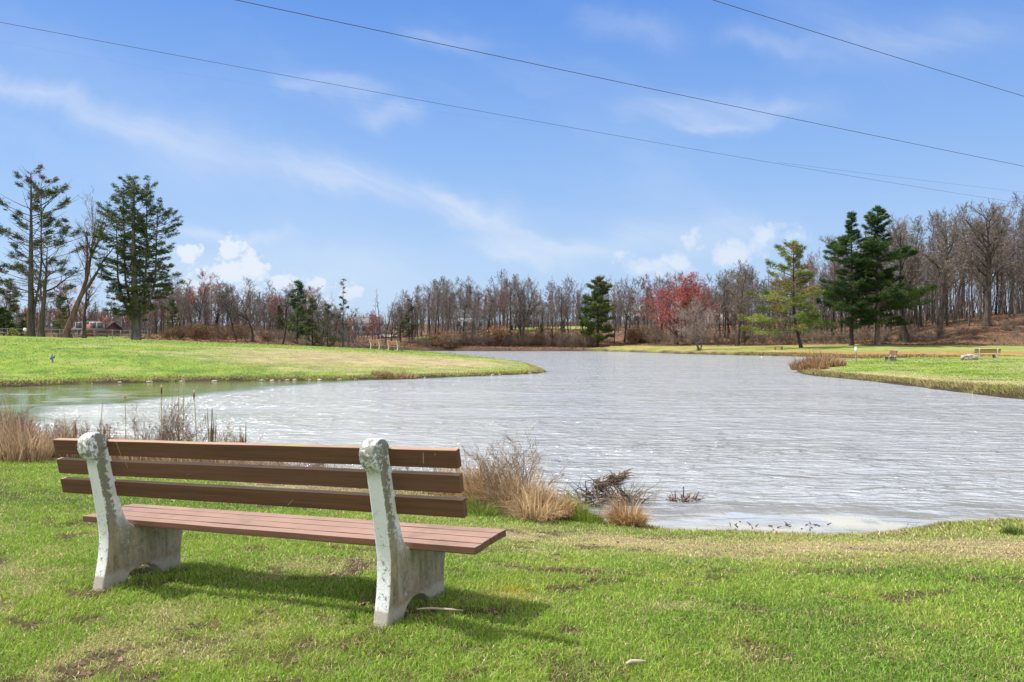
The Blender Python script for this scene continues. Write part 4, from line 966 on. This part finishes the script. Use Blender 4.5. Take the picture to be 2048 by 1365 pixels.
STR = (.58,.41,.22); STR2 = (.66,.52,.32); STG = (.46,.35,.23)
GG = 'clumps of dry grass on the near bank'
cl = [(985,1015,8.55,.34,.52,STR,'tall tawny dry grass clump just right of the front bench'),(1045,1035,8.3,.40,.50,STR2,'widest tawny dry grass clump right of the front bench'),(1110,1045,8.05,.30,.34,STR,'tawny dry grass clump beside the bright green tuft'),
      (1075,1055,7.8,.28,.28,STR2,'low straw clump at the foot of the widest dry clump'),(1160,1050,8.3,.16,.15,STG,'small brownish clump right of the bright green tuft'),(1255,1060,7.75,.20,.30,STR,'lone spiky dry grass clump by the water, apart from the others'),
      (940,985,9.3,.42,.50,STR,'dry grass clump seen just beyond the right end of the bench back'),(900,960,9.9,.4,.5,STG,'dry grass clump partly hidden by the right leg of the bench')]
for k, (px, py, Yd, rad, h, c_, lb_) in enumerate(cl):
    x, y = at(px, Yd); on(clump('dry_grass_clump', 500+k, int(2600*rad/.3), rad*.72, h, c_, (.35,1.35), .0062), x, y, lb_, 'grass clump', GG)
for k, (px, Yd, rad, h, lb_) in enumerate(((150,11.5,.4,.34,'low tan grass clump above the left end of the bench back'),(235,11.7,.4,.40,'low tan grass clump just right of the left bench knob'),(300,11.6,.45,.36,'low tan grass clump under the left cattails'),(370,11.5,.5,.36,'low tan grass clump under the densest bare bush'),(440,11.3,.45,.30,'low tan grass clump between the two tall reed stumps'),(520,11.0,.45,.26,'low tan grass clump seen between the back slats left of centre'),(600,10.7,.5,.26,'low tan grass clump seen between the back slats near the middle'),(690,10.4,.5,.26,'low tan grass clump just left of the right bench leg'),(800,10.1,.45,.30,'low tan grass clump just right of the right bench knob'))):
    x, y = at(px, Yd); on(clump('dry_grass_clump', 590+k, 1500, rad, h, (.46,.345,.22), (.3,1.3), .007), x, y, lb_, 'grass clump', GG, z=max(0, gz(x, y)))
x, y = at(962, 7.9); on(clump('sedge_tuft', 520, 1100, .17, .22, (.22,.31,.07), (.4,1.3)), x, y, 'green topped sedge tuft tucked under the tall dry grass by the bench', 'sedge')
x, y = at(1150, 8.1); on(clump('sedge_tuft', 521, 1500, .13, .30, (.25,.37,.055), (.1,.8)), x, y, 'bright green tuft rising behind the small dry clumps', 'sedge')
x, y = at(1176, 7.8); on(clump('sedge_tuft', 522, 1500, .15, .20, (.25,.37,.055), (.1,.9)), x, y, 'bright green tuft at the waterline right of the tawny clumps', 'sedge')
x, y = at(2030, 7.2); on(clump('sedge_tuft', 523, 500, .11, .13, (.07,.17,.03), (.1,.7)), x, y, 'dark green tuft at the right edge of the picture', 'sedge')
# reeds on the left
rx = [(-60,11.3),(-25,10.9),(10,10.9),(45,10.7),(70,11.2),(95,11.4),(130,11.6),(165,11.9),(30,12.2),(-10,12.4),(230,12.3)]
for k, (px, Yd) in enumerate(rx):
    x, y = at(px, Yd); hh = .66 if px < 60 else .42
    on(clump('reed_clump', 540+k, 1100, .34, hh, (.50,.375,.25), (.1,.95), .006), x, y, ('tall dry tan reed clump cut by the left edge, outermost of the reed bed','tall dry tan reed clump at the very left edge of the picture','tall dry tan reed clump in the front of the reed bed by the reddish bush','tall dry tan reed clump, front one nearest the lawn edge','short tan reed clump between the tall reeds and the bench','short tan reed clump just left of the bench back end','short tan reed clump above the left end of the top slat','short tan reed clump close behind the left bench knob','tall dry tan reed clump in the back row of the reed bed','tall dry tan reed clump in the back row at the left edge','short tan reed clump right of the left bench knob')[k], 'reeds', 'reed clumps left of the bench')
# reeds and bare shrubs standing behind the bench
BSH = dict(SHR); 
def fine_shrub(seed, H, n, sp, twc, tw_=.0030, r0=.008, kids=(7,6,5), upr=.04):
    rd = random.Random(seed); mb = MB(); tw = Twigs(); prm = dict(SHR); prm.update(twigc=twc, bark=twc, tw=tw_, ribbon=.0035, kids=list(kids), seg=[5,4,3,2], wander=[.05,.07,.09,.1], trop=[upr,upr,.02,0.], k=[4,3,3,3], tip=[.35,.4,.4,.4], ang=[(18,45),(18,45),(20,45)], len=[.5,.5,.5])
    for s in range(n):
        d = np.array([rd.gauss(0,sp), rd.gauss(0,sp), 1.]); d /= np.linalg.norm(d)
        grow(mb, tw, np.array([rd.gauss(0,.10), rd.gauss(0,.07), -.04]), d, H*.72*rd.uniform(.6,1.15), r0, 0, prm, rd)
    tw.flush(mb, seed); return mb.build('bare_bush', twig_mat)
TA = (.27,.195,.15); TB = (.36,.285,.215)
bs = [(20,11.6,.62,9,.35,TA,'reddish twiggy bush in the reeds at the left edge'),(-40,11.4,.7,9,.35,TA,'reddish twiggy bush cut by the left edge of the picture'),(75,11.2,.55,8,.4,TA,'reddish twiggy bush left of the bench end'),(130,11.9,.60,7,.45,TB,'bare bush just above the left end of the bench'),
      (185,12.3,.55,6,.4,TA,'bare bush behind the left leg of the bench'),(310,12.0,.75,9,.40,TA,'dark bare bush among the cattails'),(360,11.8,.80,10,.38,TA,'densest bare bush right of the cattail heads'),(420,11.8,.65,8,.42,TB,'bare bush beside the broken reed stump'),
      (470,11.6,.52,6,.45,TB,'pale bare bush left of the lone reed stump'),(550,11.2,.44,6,.5,TB,'low pale bush in the water behind the middle of the bench'),(625,10.8,.42,6,.5,TB,'sparse pale bush left of the right bench leg'),
      (810,10.0,.42,8,.5,TA,'bare bush just right of the right bench leg'),(860,9.8,.40,7,.5,TB,'low bare bush above the right end of the bench back'),(925,9.4,.52,8,.42,TB,'bare bush at the right end of the bench back'),
      (985,8.8,.78,8,.34,TB,'tall bare bush rising from the dry grass right of the bench'),(1040,8.7,.98,5,.30,TB,'tallest thin stemmed bush rising from the dry grass'),(1060,8.5,.75,5,.5,TA,'spreading bare bush leaning right over the water'),(1000,8.2,.80,3,.25,TA,'few stemmed bush in front of the tall dry grass')]
for k, (px, Yd, H, n_, sp, c_, lb_) in enumerate(bs):
    x, y = at(px, Yd); on(fine_shrub(600+k, H*(1.12 if k < 11 else .95), n_+(5 if k < 11 else 1), sp, c_), x, y, lb_, 'bush', 'bare bushes on the near bank', z=max(-.05, gz(x, y)))
x, y = at(1285, 8.8); on(fine_shrub(630, .80, 3, .12, (.34,.32,.27), .0014, .003), x, y, 'very thin pale weed standing in the water behind the drift pile', 'weed', z=-.03)
x, y = at(1830, 8.1); on(fine_shrub(631, .20, 3, .5, TA, .002, .003, (3,3,2)), x, y, 'tiny bare twig plant on the bank at the right', 'weed')
# cattails
cat_st = flat('cattail_stalk', (.42,.31,.16), .7); cat_hd = flat('cattail_head', (.13,.075,.04), .9, var=.4, scale=60); fl_m = flat('cattail_fluff', (.62,.52,.34), .95, scale=60)
ct = [(250,790,11.6,.0,1,'cattail with a pale fluffy head, leftmost over the bench'),(323,768,11.6,.01,0,'cattail with a brown head left of the dark bare bush'),(366,755,11.6,.0,1,'tallest cattail with a pale tip behind the bench'),(388,778,11.5,-.03,0,'cattail with a brown head right of the tallest one'),
      (346,762,11.9,.05,2,'headless slanting cattail stalk between two brown heads'),(205,806,11.5,.09,2,'headless slanting stalk beside the left bench leg'),(357,770,11.8,.0,2,'thin headless stalk next to the tallest cattail')]
for k, (px, py, Yd, ln_, kd, lb_) in enumerate(ct):
    x, y = at(px, Yd); g = max(0, gz(x, y)); H = topz(px, py, Yd)-g; x0 = -ln_*H*1.2
    rt = empty('cattail', (x, y, g), 0, lb_, 'cattail', 'cattails behind the bench')
    hb = H-.11 if kd == 0 else H
    m_ = MB(); m_.tube([(x0,0,-.05),(x0*.5+.01,0,H*.5),(0,0,hb if kd != 0 else H)], [.007,.006,.004], 5, True); m_.build('stalk', cat_st, rt)
    if kd == 0:
        m_ = MB(); zz = np.linspace(hb-.05, hb+.06, 7); m_.tube([(0,0,q) for q in zz], .013*np.sqrt(1-((zz-zz.mean())/(.0551))**2*.85), 8, True); m_.build('seed_head', cat_hd, rt, True)
        m_ = MB(); m_.tube([(0,0,hb+.055),(0,0,hb+.08),(0.004,0,hb+.105)], [.010,.012,.003], 6, True); m_.build('seed_fluff', fl_m, rt)
    elif kd == 1:
        r_ = np.random.RandomState(k); c0_ = np.array([0,0,H-.02])+r_.randn(260,3)*np.array([.011,.011,.018])
        m_ = MB(); V = (c0_[:,None,:]+r_.randn(260,3,3)*.007).reshape(-1,3); i = np.arange(260)*3; m_.add(V, np.stack([i,i+1,i+2,i+2],1)); m_.build('seed_fluff', fl_m, rt)
# broken reed stumps
for k, (px, py, Yd, lb_) in enumerate(((423,812,11.5,'tall broken brown reed stump behind the bench'),(484,838,11.4,'split reed stump with spiky tips right of the tall one'),(150,838,11.7,'short reed stump above the left bench end'),(213,842,11.6,'bundle of cut reed stems right of the left bench knob'))):
    x, y = at(px, Yd); g = max(0, gz(x, y)); H = topz(px, py, Yd)-g; m_ = MB(); rd = random.Random(k+40)
    for s in range(9):
        a0 = rd.gauss(0,.018); m_.tube([(a0, rd.gauss(0,.015), -.05),(a0*1.3+rd.gauss(0,.008), 0, H*.5),(a0*1.9, 0, H*rd.uniform(.55,1.02))], [.011,.009,.002], 4, False, np.array((.30,.19,.10))*rd.uniform(.7,1.3))
    o = m_.build('reed_stump', blade_mat); o.location = (x, y, g); tag(o, lb_, 'reed stump', 'broken reed stumps behind the bench')
# straw reeds at the tip of the right lawn and on the left bank
for k, (px, Yd, rad, h, lb_) in enumerate(((1612,49.5,.9,.8,'straw coloured reed clump, outermost at the tip of the right lawn'),(1640,50.3,1.0,1.05,'straw coloured reed clump in the middle of those at the right lawn tip'),(1662,51,.9,.75,'straw coloured reed clump nearest the grass at the right lawn tip'),(1630,48.3,.8,.55,'low straw reed clump at the waterline of the right lawn tip'))):
    x, y = at(px, Yd); on(clump('dry_reed_clump', 560+k, 900, rad, h, (.45,.30,.17), (.1,.8), .03), x, y, lb_, 'reeds', 'dry reeds at the tip of the right lawn', z=max(0, gz(x, y)))
for k, (px, Yd, lb_) in enumerate(((765,41.3,'straw tuft at the water edge of the left lawn, left one of three'),(790,41.2,'straw tuft at the water edge of the left lawn, middle one of three'),(815,41.5,'straw tuft at the water edge of the left lawn, right one of three'))):
    x, y = at(px, Yd); on(clump('dry_reed_clump', 570+k, 500, .55, .40, (.47,.34,.20), (.3,1.2), .02), x, y, lb_, 'reeds', 'straw tufts on the left bank', z=max(0, gz(x, y)))

# drift piles
dk = attr_mat('wet_sticks', .7, 0, .35)
def drift(seed, rad, h, n, mud):
    rd = random.Random(seed); m_ = MB()
    for s in range(n):
        a0 = rd.uniform(0, 6.28); rr = rad*math.sqrt(rd.random()); p = np.array([math.cos(a0)*rr, math.sin(a0)*rr*.5, rd.uniform(-.02, h*.5)*(1-rr/rad*.6)])
        L = rd.uniform(.1, .45)*rad*1.7; d = np.array([rd.gauss(0,1), rd.gauss(0,.5), abs(rd.gauss(0,.5))]); d /= np.linalg.norm(d); q = p+d*L
        mid = (p+q)/2+np.array([rd.gauss(0,.03), 0, rd.gauss(0,.03)]); c_ = rd.choice(((.10,.075,.055),(.16,.11,.075),(.07,.055,.045),(.24,.18,.13)))
        m_.tube([p, mid, q], [rd.uniform(.003,.010), .005, .0015], 4, False, c_)
    return m_
m_ = drift(701, .48, .30, 170, 0)
rd = random.Random(5)
for s in range(260):   # matted debris slung over the sticks
    t = rd.random(); c0_ = np.array([-.12+.40*t, rd.gauss(0,.05), .20+.13*t+rd.gauss(0,.03)]); d = np.array([rd.gauss(.5,.5), rd.gauss(0,.3), rd.gauss(.1,.35)]); m_.tube([c0_, c0_+d*.05, c0_+d*.11], [.005,.006,.002], 3, False, rd.choice(((.13,.09,.06),(.20,.14,.09),(.08,.06,.05))))
m_.tube([(-.22,0,-.02),(-.20,.02,.12),(-.21,.0,.27),(-.05,.0,.30)], [.009,.008,.008,.004], 5, False, (.12,.09,.07)); m_.tube([(.34,0,.0),(.42,0,.14),(.50,0,.22)], [.008,.006,.002], 4, False, (.10,.08,.06))
o = m_.build('drift_pile', dk); x, y = at(1205, 9.6); o.location = (x, y, 0); tag(o, 'tangled pile of dark driftwood sticks and matted weed standing in the water', 'driftwood')
m_ = drift(702, .20, .10, 70, 0); m_.tube([(-.72,.05,.05),(-.45,.0,.0),(-.2,0,-.005),(0,0,.02)], [.004,.007,.008,.006], 4, False, (.10,.08,.06))
o = m_.build('drift_pile', dk); x, y = at(1372, 9.75); o.location = (x, y, 0); tag(o, 'small low mat of drifted weed with a trailing branch right of the big pile', 'driftwood')
m_ = MB(); rd = random.Random(9)
for s in range(26):
    c0_ = np.array([rd.uniform(-.55,.55), rd.gauss(0,.09), .006]); m_.tube([c0_, c0_+np.array([rd.uniform(-.05,.05), rd.uniform(-.02,.02), rd.uniform(0,.035)])], [.008,.002], 4, False, (.07,.06,.05))
o = m_.build('floating_twigs', dk); x, y = at(1560, 8.35); o.location = (x, y, 0); tag(o, 'dark twigs and leaves floating in the scum by the near bank', 'twigs', kind='stuff')

# fallen stick, bark and clods in the near grass
stick_m = flat('dry_stick', (.40,.34,.25), .8, scale=30); 
def stick(px, py, L, r_, rz, label, mat=stick_m, name='fallen_stick'):
    Yd = F*(CAMZ-.7)/(py-CY); x, y = at(px, Yd); m_ = MB(); m_.tube([(-L/2,0,0),(-L*.2,.008,.004),(L*.15,-.006,.006),(L/2,.004,0)], [r_*.6,r_,r_*.9,r_*.4], 6, True)
    o = m_.build(name, mat, smooth=True); o.location = (x, y, gz(x, y)+.030); o.rotation_euler = (0,0,rz); return tag(o, label, 'stick')
stick(880, 1241, .22, .006, R(-6), 'pale thin stick lying in the grass right of the right bench leg')
stick(1272, 1347, .085, .008, R(15), 'pale lump of peeled bark in the grass at the bottom of the picture', name='bark_piece')
x, y = at(716, 3.62); on(clump('weed_rosette', 580, 260, .055, .07, (.16,.30,.04), (.7,1.4), .011), x, y, 'bright green leafy weed by the foot of the right bench leg', 'weed')
x, y = at(562, 3.95); on(clump('weed_rosette', 581, 140, .045, .05, (.10,.21,.04), (.7,1.4), .010), x, y, 'small leafy weed in the shade under the bench', 'weed')
# litter of dead leaves scattered in the near lawn
n = 15000; r = np.exp(rs2.uniform(np.log(2.4), np.log(8.), n)); a = rs2.uniform(-R(40), R(40), n); x = r*np.sin(a); y = r*np.cos(a); d = sdist(x, y); lf, stw, og, drt, bk = masks(x, y, d)
ok = (d > .3) & (rs2.rand(n) < drt*1.0+.035); x, y, d = x[ok], y[ok], d[ok]; n = len(x); z = hgt(x, y, d)+.012
mb = MB(); V = (np.stack([x,y,z], 1)[:,None,:]+rs2.randn(n,3,3)*np.array([.013,.010,.005])).reshape(-1,3); i = np.arange(n)*3
mb.add(V, np.stack([i,i+1,i+2,i+2],1), np.repeat(np.array((.26,.16,.11))*(.4+.9*rs2.rand(n))[:,None], 3, axis=0))
o = mb.build('dead_leaves', blade_mat); tag(o, 'crumbled brown leaves in the near lawn', 'leaves', kind='stuff')

# ------------------------------------------------------------------ rocks
def rock_f(t, b, o):
    co = t.n('ShaderNodeTexCoord').outputs['Object']; n1 = t.noise(co, 3., 6, .7); n2 = t.noise(co, 14., 4, .7)
    t.put(b.inputs['Base Color'], t.mix(t.sm(t.m('ADD', t.m('MULTIPLY', n1, .6), t.m('MULTIPLY', n2, .4)), .35, .62), (.14,.12,.10), (.48,.45,.40))); b.inputs['Roughness'].default_value = .9
    t.put(b.inputs['Normal'], t.bump(n2, .6, .03))
rock_mat = material('pale_rock', rock_f)
def rock(seed, sx, sy, sz, sub=4, box=0.):
    bm = bmesh.new(); bmesh.ops.create_icosphere(bm, subdivisions=sub, radius=1); rd = random.Random(seed)
    off = rd.uniform(0, 50)
    for v in bm.verts:
        c = v.co.copy(); m_ = max(abs(c.x), abs(c.y), abs(c.z)); c = c.lerp(c/m_, box)
        k = 1+.35*(float(fbm(np.array([c.x*1.6+off]), np.array([c.y*1.6+c.z*1.3+off]), 3)[0])-.5)*1.6
        v.co = Vector((c.x*sx, c.y*sy, c.z*sz))*k
    me = bpy.data.meshes.new('rock'); bm.to_mesh(me); bm.free(); me.materials.append(rock_mat); me.polygons.foreach_set('use_smooth', np.ones(len(me.polygons), bool)); return me
x, y = at(1940, 62.5); o = bpy.data.objects.new('boulder', rock(3, .64, .4, .27, 5, .45)); C.objects.link(o); o.location = (x, y, gz(x, y)+.17); tag(o, 'long pale boulder lying on the right lawn by the bench', 'boulder')
rp = [rock(20+k, .16, .12, .09, 2) for k in range(4)]
rkx = [525,545,560,575,590,620,640,680,712,850,985,1000,430,365,300,240,185,1060,1080]
for k, px in enumerate(rkx):
    tt = [(q[0]/q[1]*F+CX, q[0], q[1]) for q in pond if q[1] < 56 and q[1] > 30]; b_ = min(tt, key=lambda q: abs(q[0]-px)); b2 = sorted(tt, key=lambda q: abs(q[0]-px))[:2]
    (p0, x0, y0), (p1, x1, y1) = b2; f_ = (px-p0)/(p1-p0+1e-6); Yd = y0+(y1-y0)*f_; x, y = at(px, Yd); s = rnd.uniform(.4, .95)
    o = bpy.data.objects.new('shore_rock', rp[k % 4]); C.objects.link(o); o.location = (x, y-.05, .02); o.scale = (s*1.2, s, s); o.rotation_euler = (0,0,rnd.uniform(0,6)); tag(o, 'small pale rock at the waterline of the left lawn, one of a row', 'rock', 'rocks along the left bank')

# ------------------------------------------------------------------ posts, fence, lamp
grey_m = flat('galvanised', (.24,.245,.25), .6, .1); white_m = flat('white_paint', (.78,.78,.76), .5, var=.06); brownw = flat('brown_timber', (.20,.11,.07), .8, scale=3); postw = flat('grey_timber', (.30,.24,.18), .85, scale=12)
x, y = at(1712, 57.5); rt = empty('marker_post', (x, y, gz(x, y)), 0, 'thin wooden post with a white top by the water on the right lawn', 'post')
m_ = MB(); m_.tube([(0,0,-.2),(0,0,.72)], [.055,.05], 8, True); m_.build('post', postw, rt); m_ = MB(); m_.box((-.085,-.035,.68), (.085,.035,1.12)); m_.box((-.05,-.06,1.12), (.05,.06,1.16)); m_.build('marker_plate', white_m, rt)
bl_m = flat('blue_grey_metal', (.16,.22,.30), .5)
x, y = at(105, 42); rt = empty('utility_marker', (x, y, gz(x, y)), 0, 'small blue grey utility post on the left lawn near the water', 'utility post')
m_ = MB(); m_.tube([(0,0,-.1),(0,0,.40)], [.045,.045], 8, True); m_.build('post', bl_m, rt); m_ = MB(); m_.box((-.12,-.05,.16), (-.02,.05,.36)); m_.box((.03,-.05,.22), (.11,.05,.38)); m_.tube([(-.02,0,.40),(-.02,0,.46)], [.06,.03], 8, True); m_.build('valve_box', bl_m, rt)
# fence along the back of the left lawn
def fencef():
    Yd = 97.; rt = empty('lawn_fence', (0,0,0), 0, 'low pale post and rail fence behind the trees at the left', 'fence')
    pxs = list(range(-160, 300, 35)); pts = []
    for px in pxs: x, y = at(px, Yd); pts.append((x, y, gz(x, y)))
    for p in pts: m_ = MB(); m_.tube([(p[0],p[1],p[2]-.2),(p[0],p[1],p[2]+1.15)], [.045,.045], 6, True); m_.build('fence_post', grey_m, rt)
    m_ = MB()
    for hz in (1.1, .6): m_.tube([(p[0],p[1]-.06,p[2]+hz) for p in pts],   .017, 5, True)
    m_.build('rail', grey_m, rt)
    m_ = MB()
    for i in range(len(pts)-1):
        a_, b_ = np.array(pts[i]), np.array(pts[i+1])
        for k in range(12): q = a_+(b_-a_)*k/12; m_.tube([q+(0,.03,.1), q+(0,.03,1.08)], .006, 3, False)
    m_.build('wire_mesh', grey_m, rt)
fencef()
globe_m = flat('white_globe', (.85,.85,.83), .3, var=.02)
x, y = at(50, 95.5); g = gz(x, y); rt = empty('lamp_post', (x, y, g), 0, 'white globe lamp on a short post at the left edge', 'lamp')
hz = topz(50, 660, 95.5)-g; m_ = MB(); m_.tube([(0,0,-.1),(0,0,hz-.2)], [.05,.04], 8, True); m_.build('pole', postw, rt)
bm = bmesh.new(); bmesh.ops.create_uvsphere(bm, u_segments=24, v_segments=16, radius=.22); me = bpy.data.meshes.new('globe'); bm.to_mesh(me); bm.free(); me.materials.append(globe_m); me.polygons.foreach_set('use_smooth', np.ones(len(me.polygons), bool))
o = bpy.data.objects.new('globe', me); C.objects.link(o); o.parent = rt; o.location = (0,0,hz)
# arching yellow green shrub
m_ = MB(); tw = Twigs(); rd = random.Random(31)
for s in range(14):
    pr = []; sx = rd.choice((-1,1)); 
    for q in range(7): t = q/6; pr.append(np.array([-.75+1.5*t+rd.gauss(0,.03), rd.gauss(0,.05), 1.0*math.sin(math.pi*min(1,t*1.0))*rd.uniform(.92,1.05)]))
    m_.tube(pr, .012, 3, False, (.25,.24,.08))
    for q in range(60): t = rd.random()*6; i_ = min(5, int(t)); b_ = pr[i_]*(1-(t-i_))+pr[i_+1]*(t-i_); tw.add(b_, b_+np.array([rd.gauss(0,.12), rd.gauss(0,.12), rd.gauss(0,.12)]), .03, (.27,.30,.06))
tw.flush(m_, 3); o = m_.build('arching_shrub', needle_mat); x, y = at(26, 93); o.location = (x, y, gz(x, y)); tag(o, 'yellow green shrub trained into an arch at the left edge', 'shrub')

# small timber bench on the far lawn and footbridge at the pond outlet
x, y = at(1557, 112); rt = empty('log_bench', (x, y, gz(x, y)), 0, 'tiny low timber bench on the far lawn left of the yellow green pine', 'bench')
m_ = MB(); m_.box((-.62,-.16,.36), (.62,.16,.44)); m_.build('seat', brownw, rt)
for sx in (-.48, .48): m_ = MB(); m_.box((sx-.09,-.15,-.1), (sx+.09,.15,.36)); m_.build('leg', flat('red_brown_post', (.24,.09,.06)), rt)
x0, y0 = at(1199, 157); x1, y1 = at(1263, 157); zb = .35; rt = empty('timber_footbridge', ((x0+x1)/2, y0, zb), 0, 'low red brown timber footbridge at the far shore', 'footbridge')
hw = (x1-x0)/2; rb = flat('red_brown_timber', (.22,.10,.07), .8, scale=2)
m_ = MB(); m_.box((-hw,-.7,-.25), (hw,.7,.0)); m_.build('deck', rb, rt)
m_ = MB()
for sy in (-.68, .68):
    for hz in (.35, .62, .92): m_.box((-hw, sy-.03, hz-.07), (hw, sy+.03, hz+.07))
m_.build('railing', rb, rt)
for sy in (-.60, .60):
    for k in range(6): xx = -hw+.06+(2*hw-.12)*k/5; m_ = MB(); m_.box((xx-.06, sy-.055, .0), (xx+.06, sy+.045, 1.02)); m_.build('railing_post', rb, rt)

# ------------------------------------------------------------------ houses and a car behind the wood
frame_m = flat('window_frame', (.34,.34,.33), .6); glass_m = flat('window_glass', (.05,.06,.08), .15, var=.1)
def house(px, Yd, w, dp, eave, ridge, wallc, roofc, label, rz=0., zb=None):
    x, y = at(px, Yd); g = gz(x, y) if zb is None else zb; rt = empty('house', (x, y, g), rz, label, 'house')
    wm_ = flat('siding', wallc, .7, var=.08, scale=1.5); rm_ = flat('roofing', roofc, 1., var=.2, scale=2.); rm_.node_tree.nodes['Principled BSDF'].inputs['Specular IOR Level'].default_value = 0.
    m_ = MB(); m_.box((-w/2,-dp/2,-1.0), (w/2,dp/2,eave)); 
    V = [(-w/2,-dp/2,eave),(-w/2,dp/2,eave),(-w/2,0,ridge),(w/2,-dp/2,eave),(w/2,dp/2,eave),(w/2,0,ridge)]; m_.add(V, [(0,2,1,1),(3,4,5,5)]); m_.build('wall', wm_, rt)
    m_ = MB(); o_ = .4; sl_ = (ridge-eave)/(dp/2)
    for sy in (-1, 1):
        ye = sy*(dp/2+o_); ze = eave-o_*sl_; V = [(-w/2-o_,ye,ze+.03),(w/2+o_,ye,ze+.03),(w/2+o_,0,ridge+.03),(-w/2-o_,0,ridge+.03),(-w/2-o_,ye,ze+.18),(w/2+o_,ye,ze+.18),(w/2+o_,0,ridge+.18),(-w/2-o_,0,ridge+.18)]
        m_.add(V, [(0,1,2,3),(7,6,5,4),(0,4,5,1),(1,5,6,2),(3,7,4,0),(2,6,7,3)])
    rf = m_.build('roof', rm_, rt); m_ = MB(); m_.box((w*.2,-.3,eave+.3), (w*.2+.7,.3,ridge+.8)); m_.build('chimney', flat('brick', (.28,.12,.09)), rf)
    for fl_ in range(2 if eave > 4 else 1):
        for k in range(4):
            xx = -w/2+w*(k+.5)/4; zz = 1.0+fl_*2.6; m_ = MB(); m_.box((xx-.55,-dp/2-.05,zz-.08), (xx+.55,-dp/2-.003,zz+1.28)); f_ = m_.build('window', frame_m, rt)
            m_ = MB(); m_.box((xx-.45,-dp/2-.075,zz), (xx+.45,-dp/2-.052,zz+1.2)); m_.build('pane', glass_m, f_)
    m_ = MB(); m_.box((-.5+w/8*0,-dp/2-.09,-.2), (.5,-dp/2-.055,1.95)); m_.build('door', flat('door', (.25,.08,.06)), rt)
house(1052, 216, 8, 8, 4.4, 6.2, (.40,.45,.47), (.25,.26,.28), 'pale house glimpsed behind the broad grey tree on the far shore')
house(940, 212, 8, 7, 3.4, 5.4, (.42,.46,.50), (.15,.15,.16), 'white house glimpsed behind the copper beeches')
house(735, 214, 8, 7, 2.8, 4.6, (.36,.40,.45), (.17,.175,.19), 'grey blue house glimpsed above the pair of distant benches', R(10))
house(1275, 228, 9, 8, 3.6, 5.8, (.38,.45,.45), (.20,.24,.24), 'pale green roofed house glimpsed left of the crimson maple')
house(1455, 205, 9, 7, 3.2, 5.0, (.40,.38,.34), (.30,.26,.24), 'low cream house glimpsed between the maple and the yellow green pine')
house(196, 125, 4.5, 5, 1.2, 2.3, (.17,.09,.09), (.16,.14,.15), 'dark red house glimpsed behind the trunks at the left')
x, y = at(776, 192); g = gz(x, y); rt = empty('parked_car', (x, y, max(g, topz(776, 681, 192)-.9)), R(8), 'white car parked beyond the pair of distant benches', 'car')
m_ = MB(); prof = [(-2.2,.35),(-2.25,.75),(-1.7,.92),(-1.1,1.0),(-.5,1.42),(.9,1.44),(1.6,1.0),(2.2,.9),(2.25,.4)]
n = len(prof); V = [(p[0],-.85,p[1]) for p in prof]+[(p[0],.85,p[1]) for p in prof]; Fq = [(i, i+1, n+i+1, n+i) for i in range(n-1)]+[(0,n,2*n-1,n-1)]
for o0 in (0, n): Fq += [(o0, o0+i, o0+i+1, o0+i+1) for i in range(1, n-1)]
m_.add(V, Fq); m_.build('body', white_m, rt)
m_ = MB()
for sy in (-.865,.845): m_.add([(-1.0,sy,1.0),(-.5,sy,1.36),(.85,sy,1.37),(1.4,sy,1.0),(-1.0,sy+.02,1.0),(-.5,sy+.02,1.36),(.85,sy+.02,1.37),(1.4,sy+.02,1.0)], [(0,1,2,3),(7,6,5,4),(0,4,5,1),(1,5,6,2),(2,6,7,3),(3,7,4,0)])
m_.build('window', glass_m, rt); tyre = flat('rubber', (.03,.03,.03))
for sx in (-1.35, 1.35):
    for sy in (-.78, .78): m_ = MB(); m_.tube([(sx,sy-.11,.33),(sx,sy+.11,.33)], [.33,.33], 14, True); m_.build('wheel', tyre, rt)

# ------------------------------------------------------------------ overhead wires
wire_m = flat('dark_cable', (.035,.035,.04), .6)
def wire(p0, p1, h, rad, label, q=.0, t0=-1.6):
    """straight run through two surveyed points at height h above the eye, sagging gently"""
    (u0, v0), (u1, v1) = uv(*p0), uv(*p1); Y0 = h/v0; Y1 = h/v1; A = np.array([u0*Y0, Y0]); B = np.array([u1*Y1, Y1]); d = B-A
    pts = [];
    for t in np.linspace(t0, 3.2, 60): p = A+d*t; pts.append((p[0], p[1], CAMZ+h+q*t*(t-1)))
    m_ = MB(); m_.tube(pts, rad, 5, True); o = m_.build('power_line', wire_m, smooth=True); return tag(o, label, 'cable', 'overhead cables')
wire((470,0), (2048,333), 12, .0145, 'boldest black cable crossing the sky from top middle left to the right edge', .25)
wire((0,45), (1440,308), 12, .0095, 'black cable crossing the sky from the left edge, under the boldest one', .25)
wire((1425,0), (2048,193), 12, .0125, 'black cable cutting the upper right corner of the sky', .1)
wire((0,83), (480,165), 12, .0013, 'faint thin cable at the left, just under the black one', .1)
wire((1650,337), (2048,385), 14, .007, 'thin cable low over the right wood', .1, -.2)
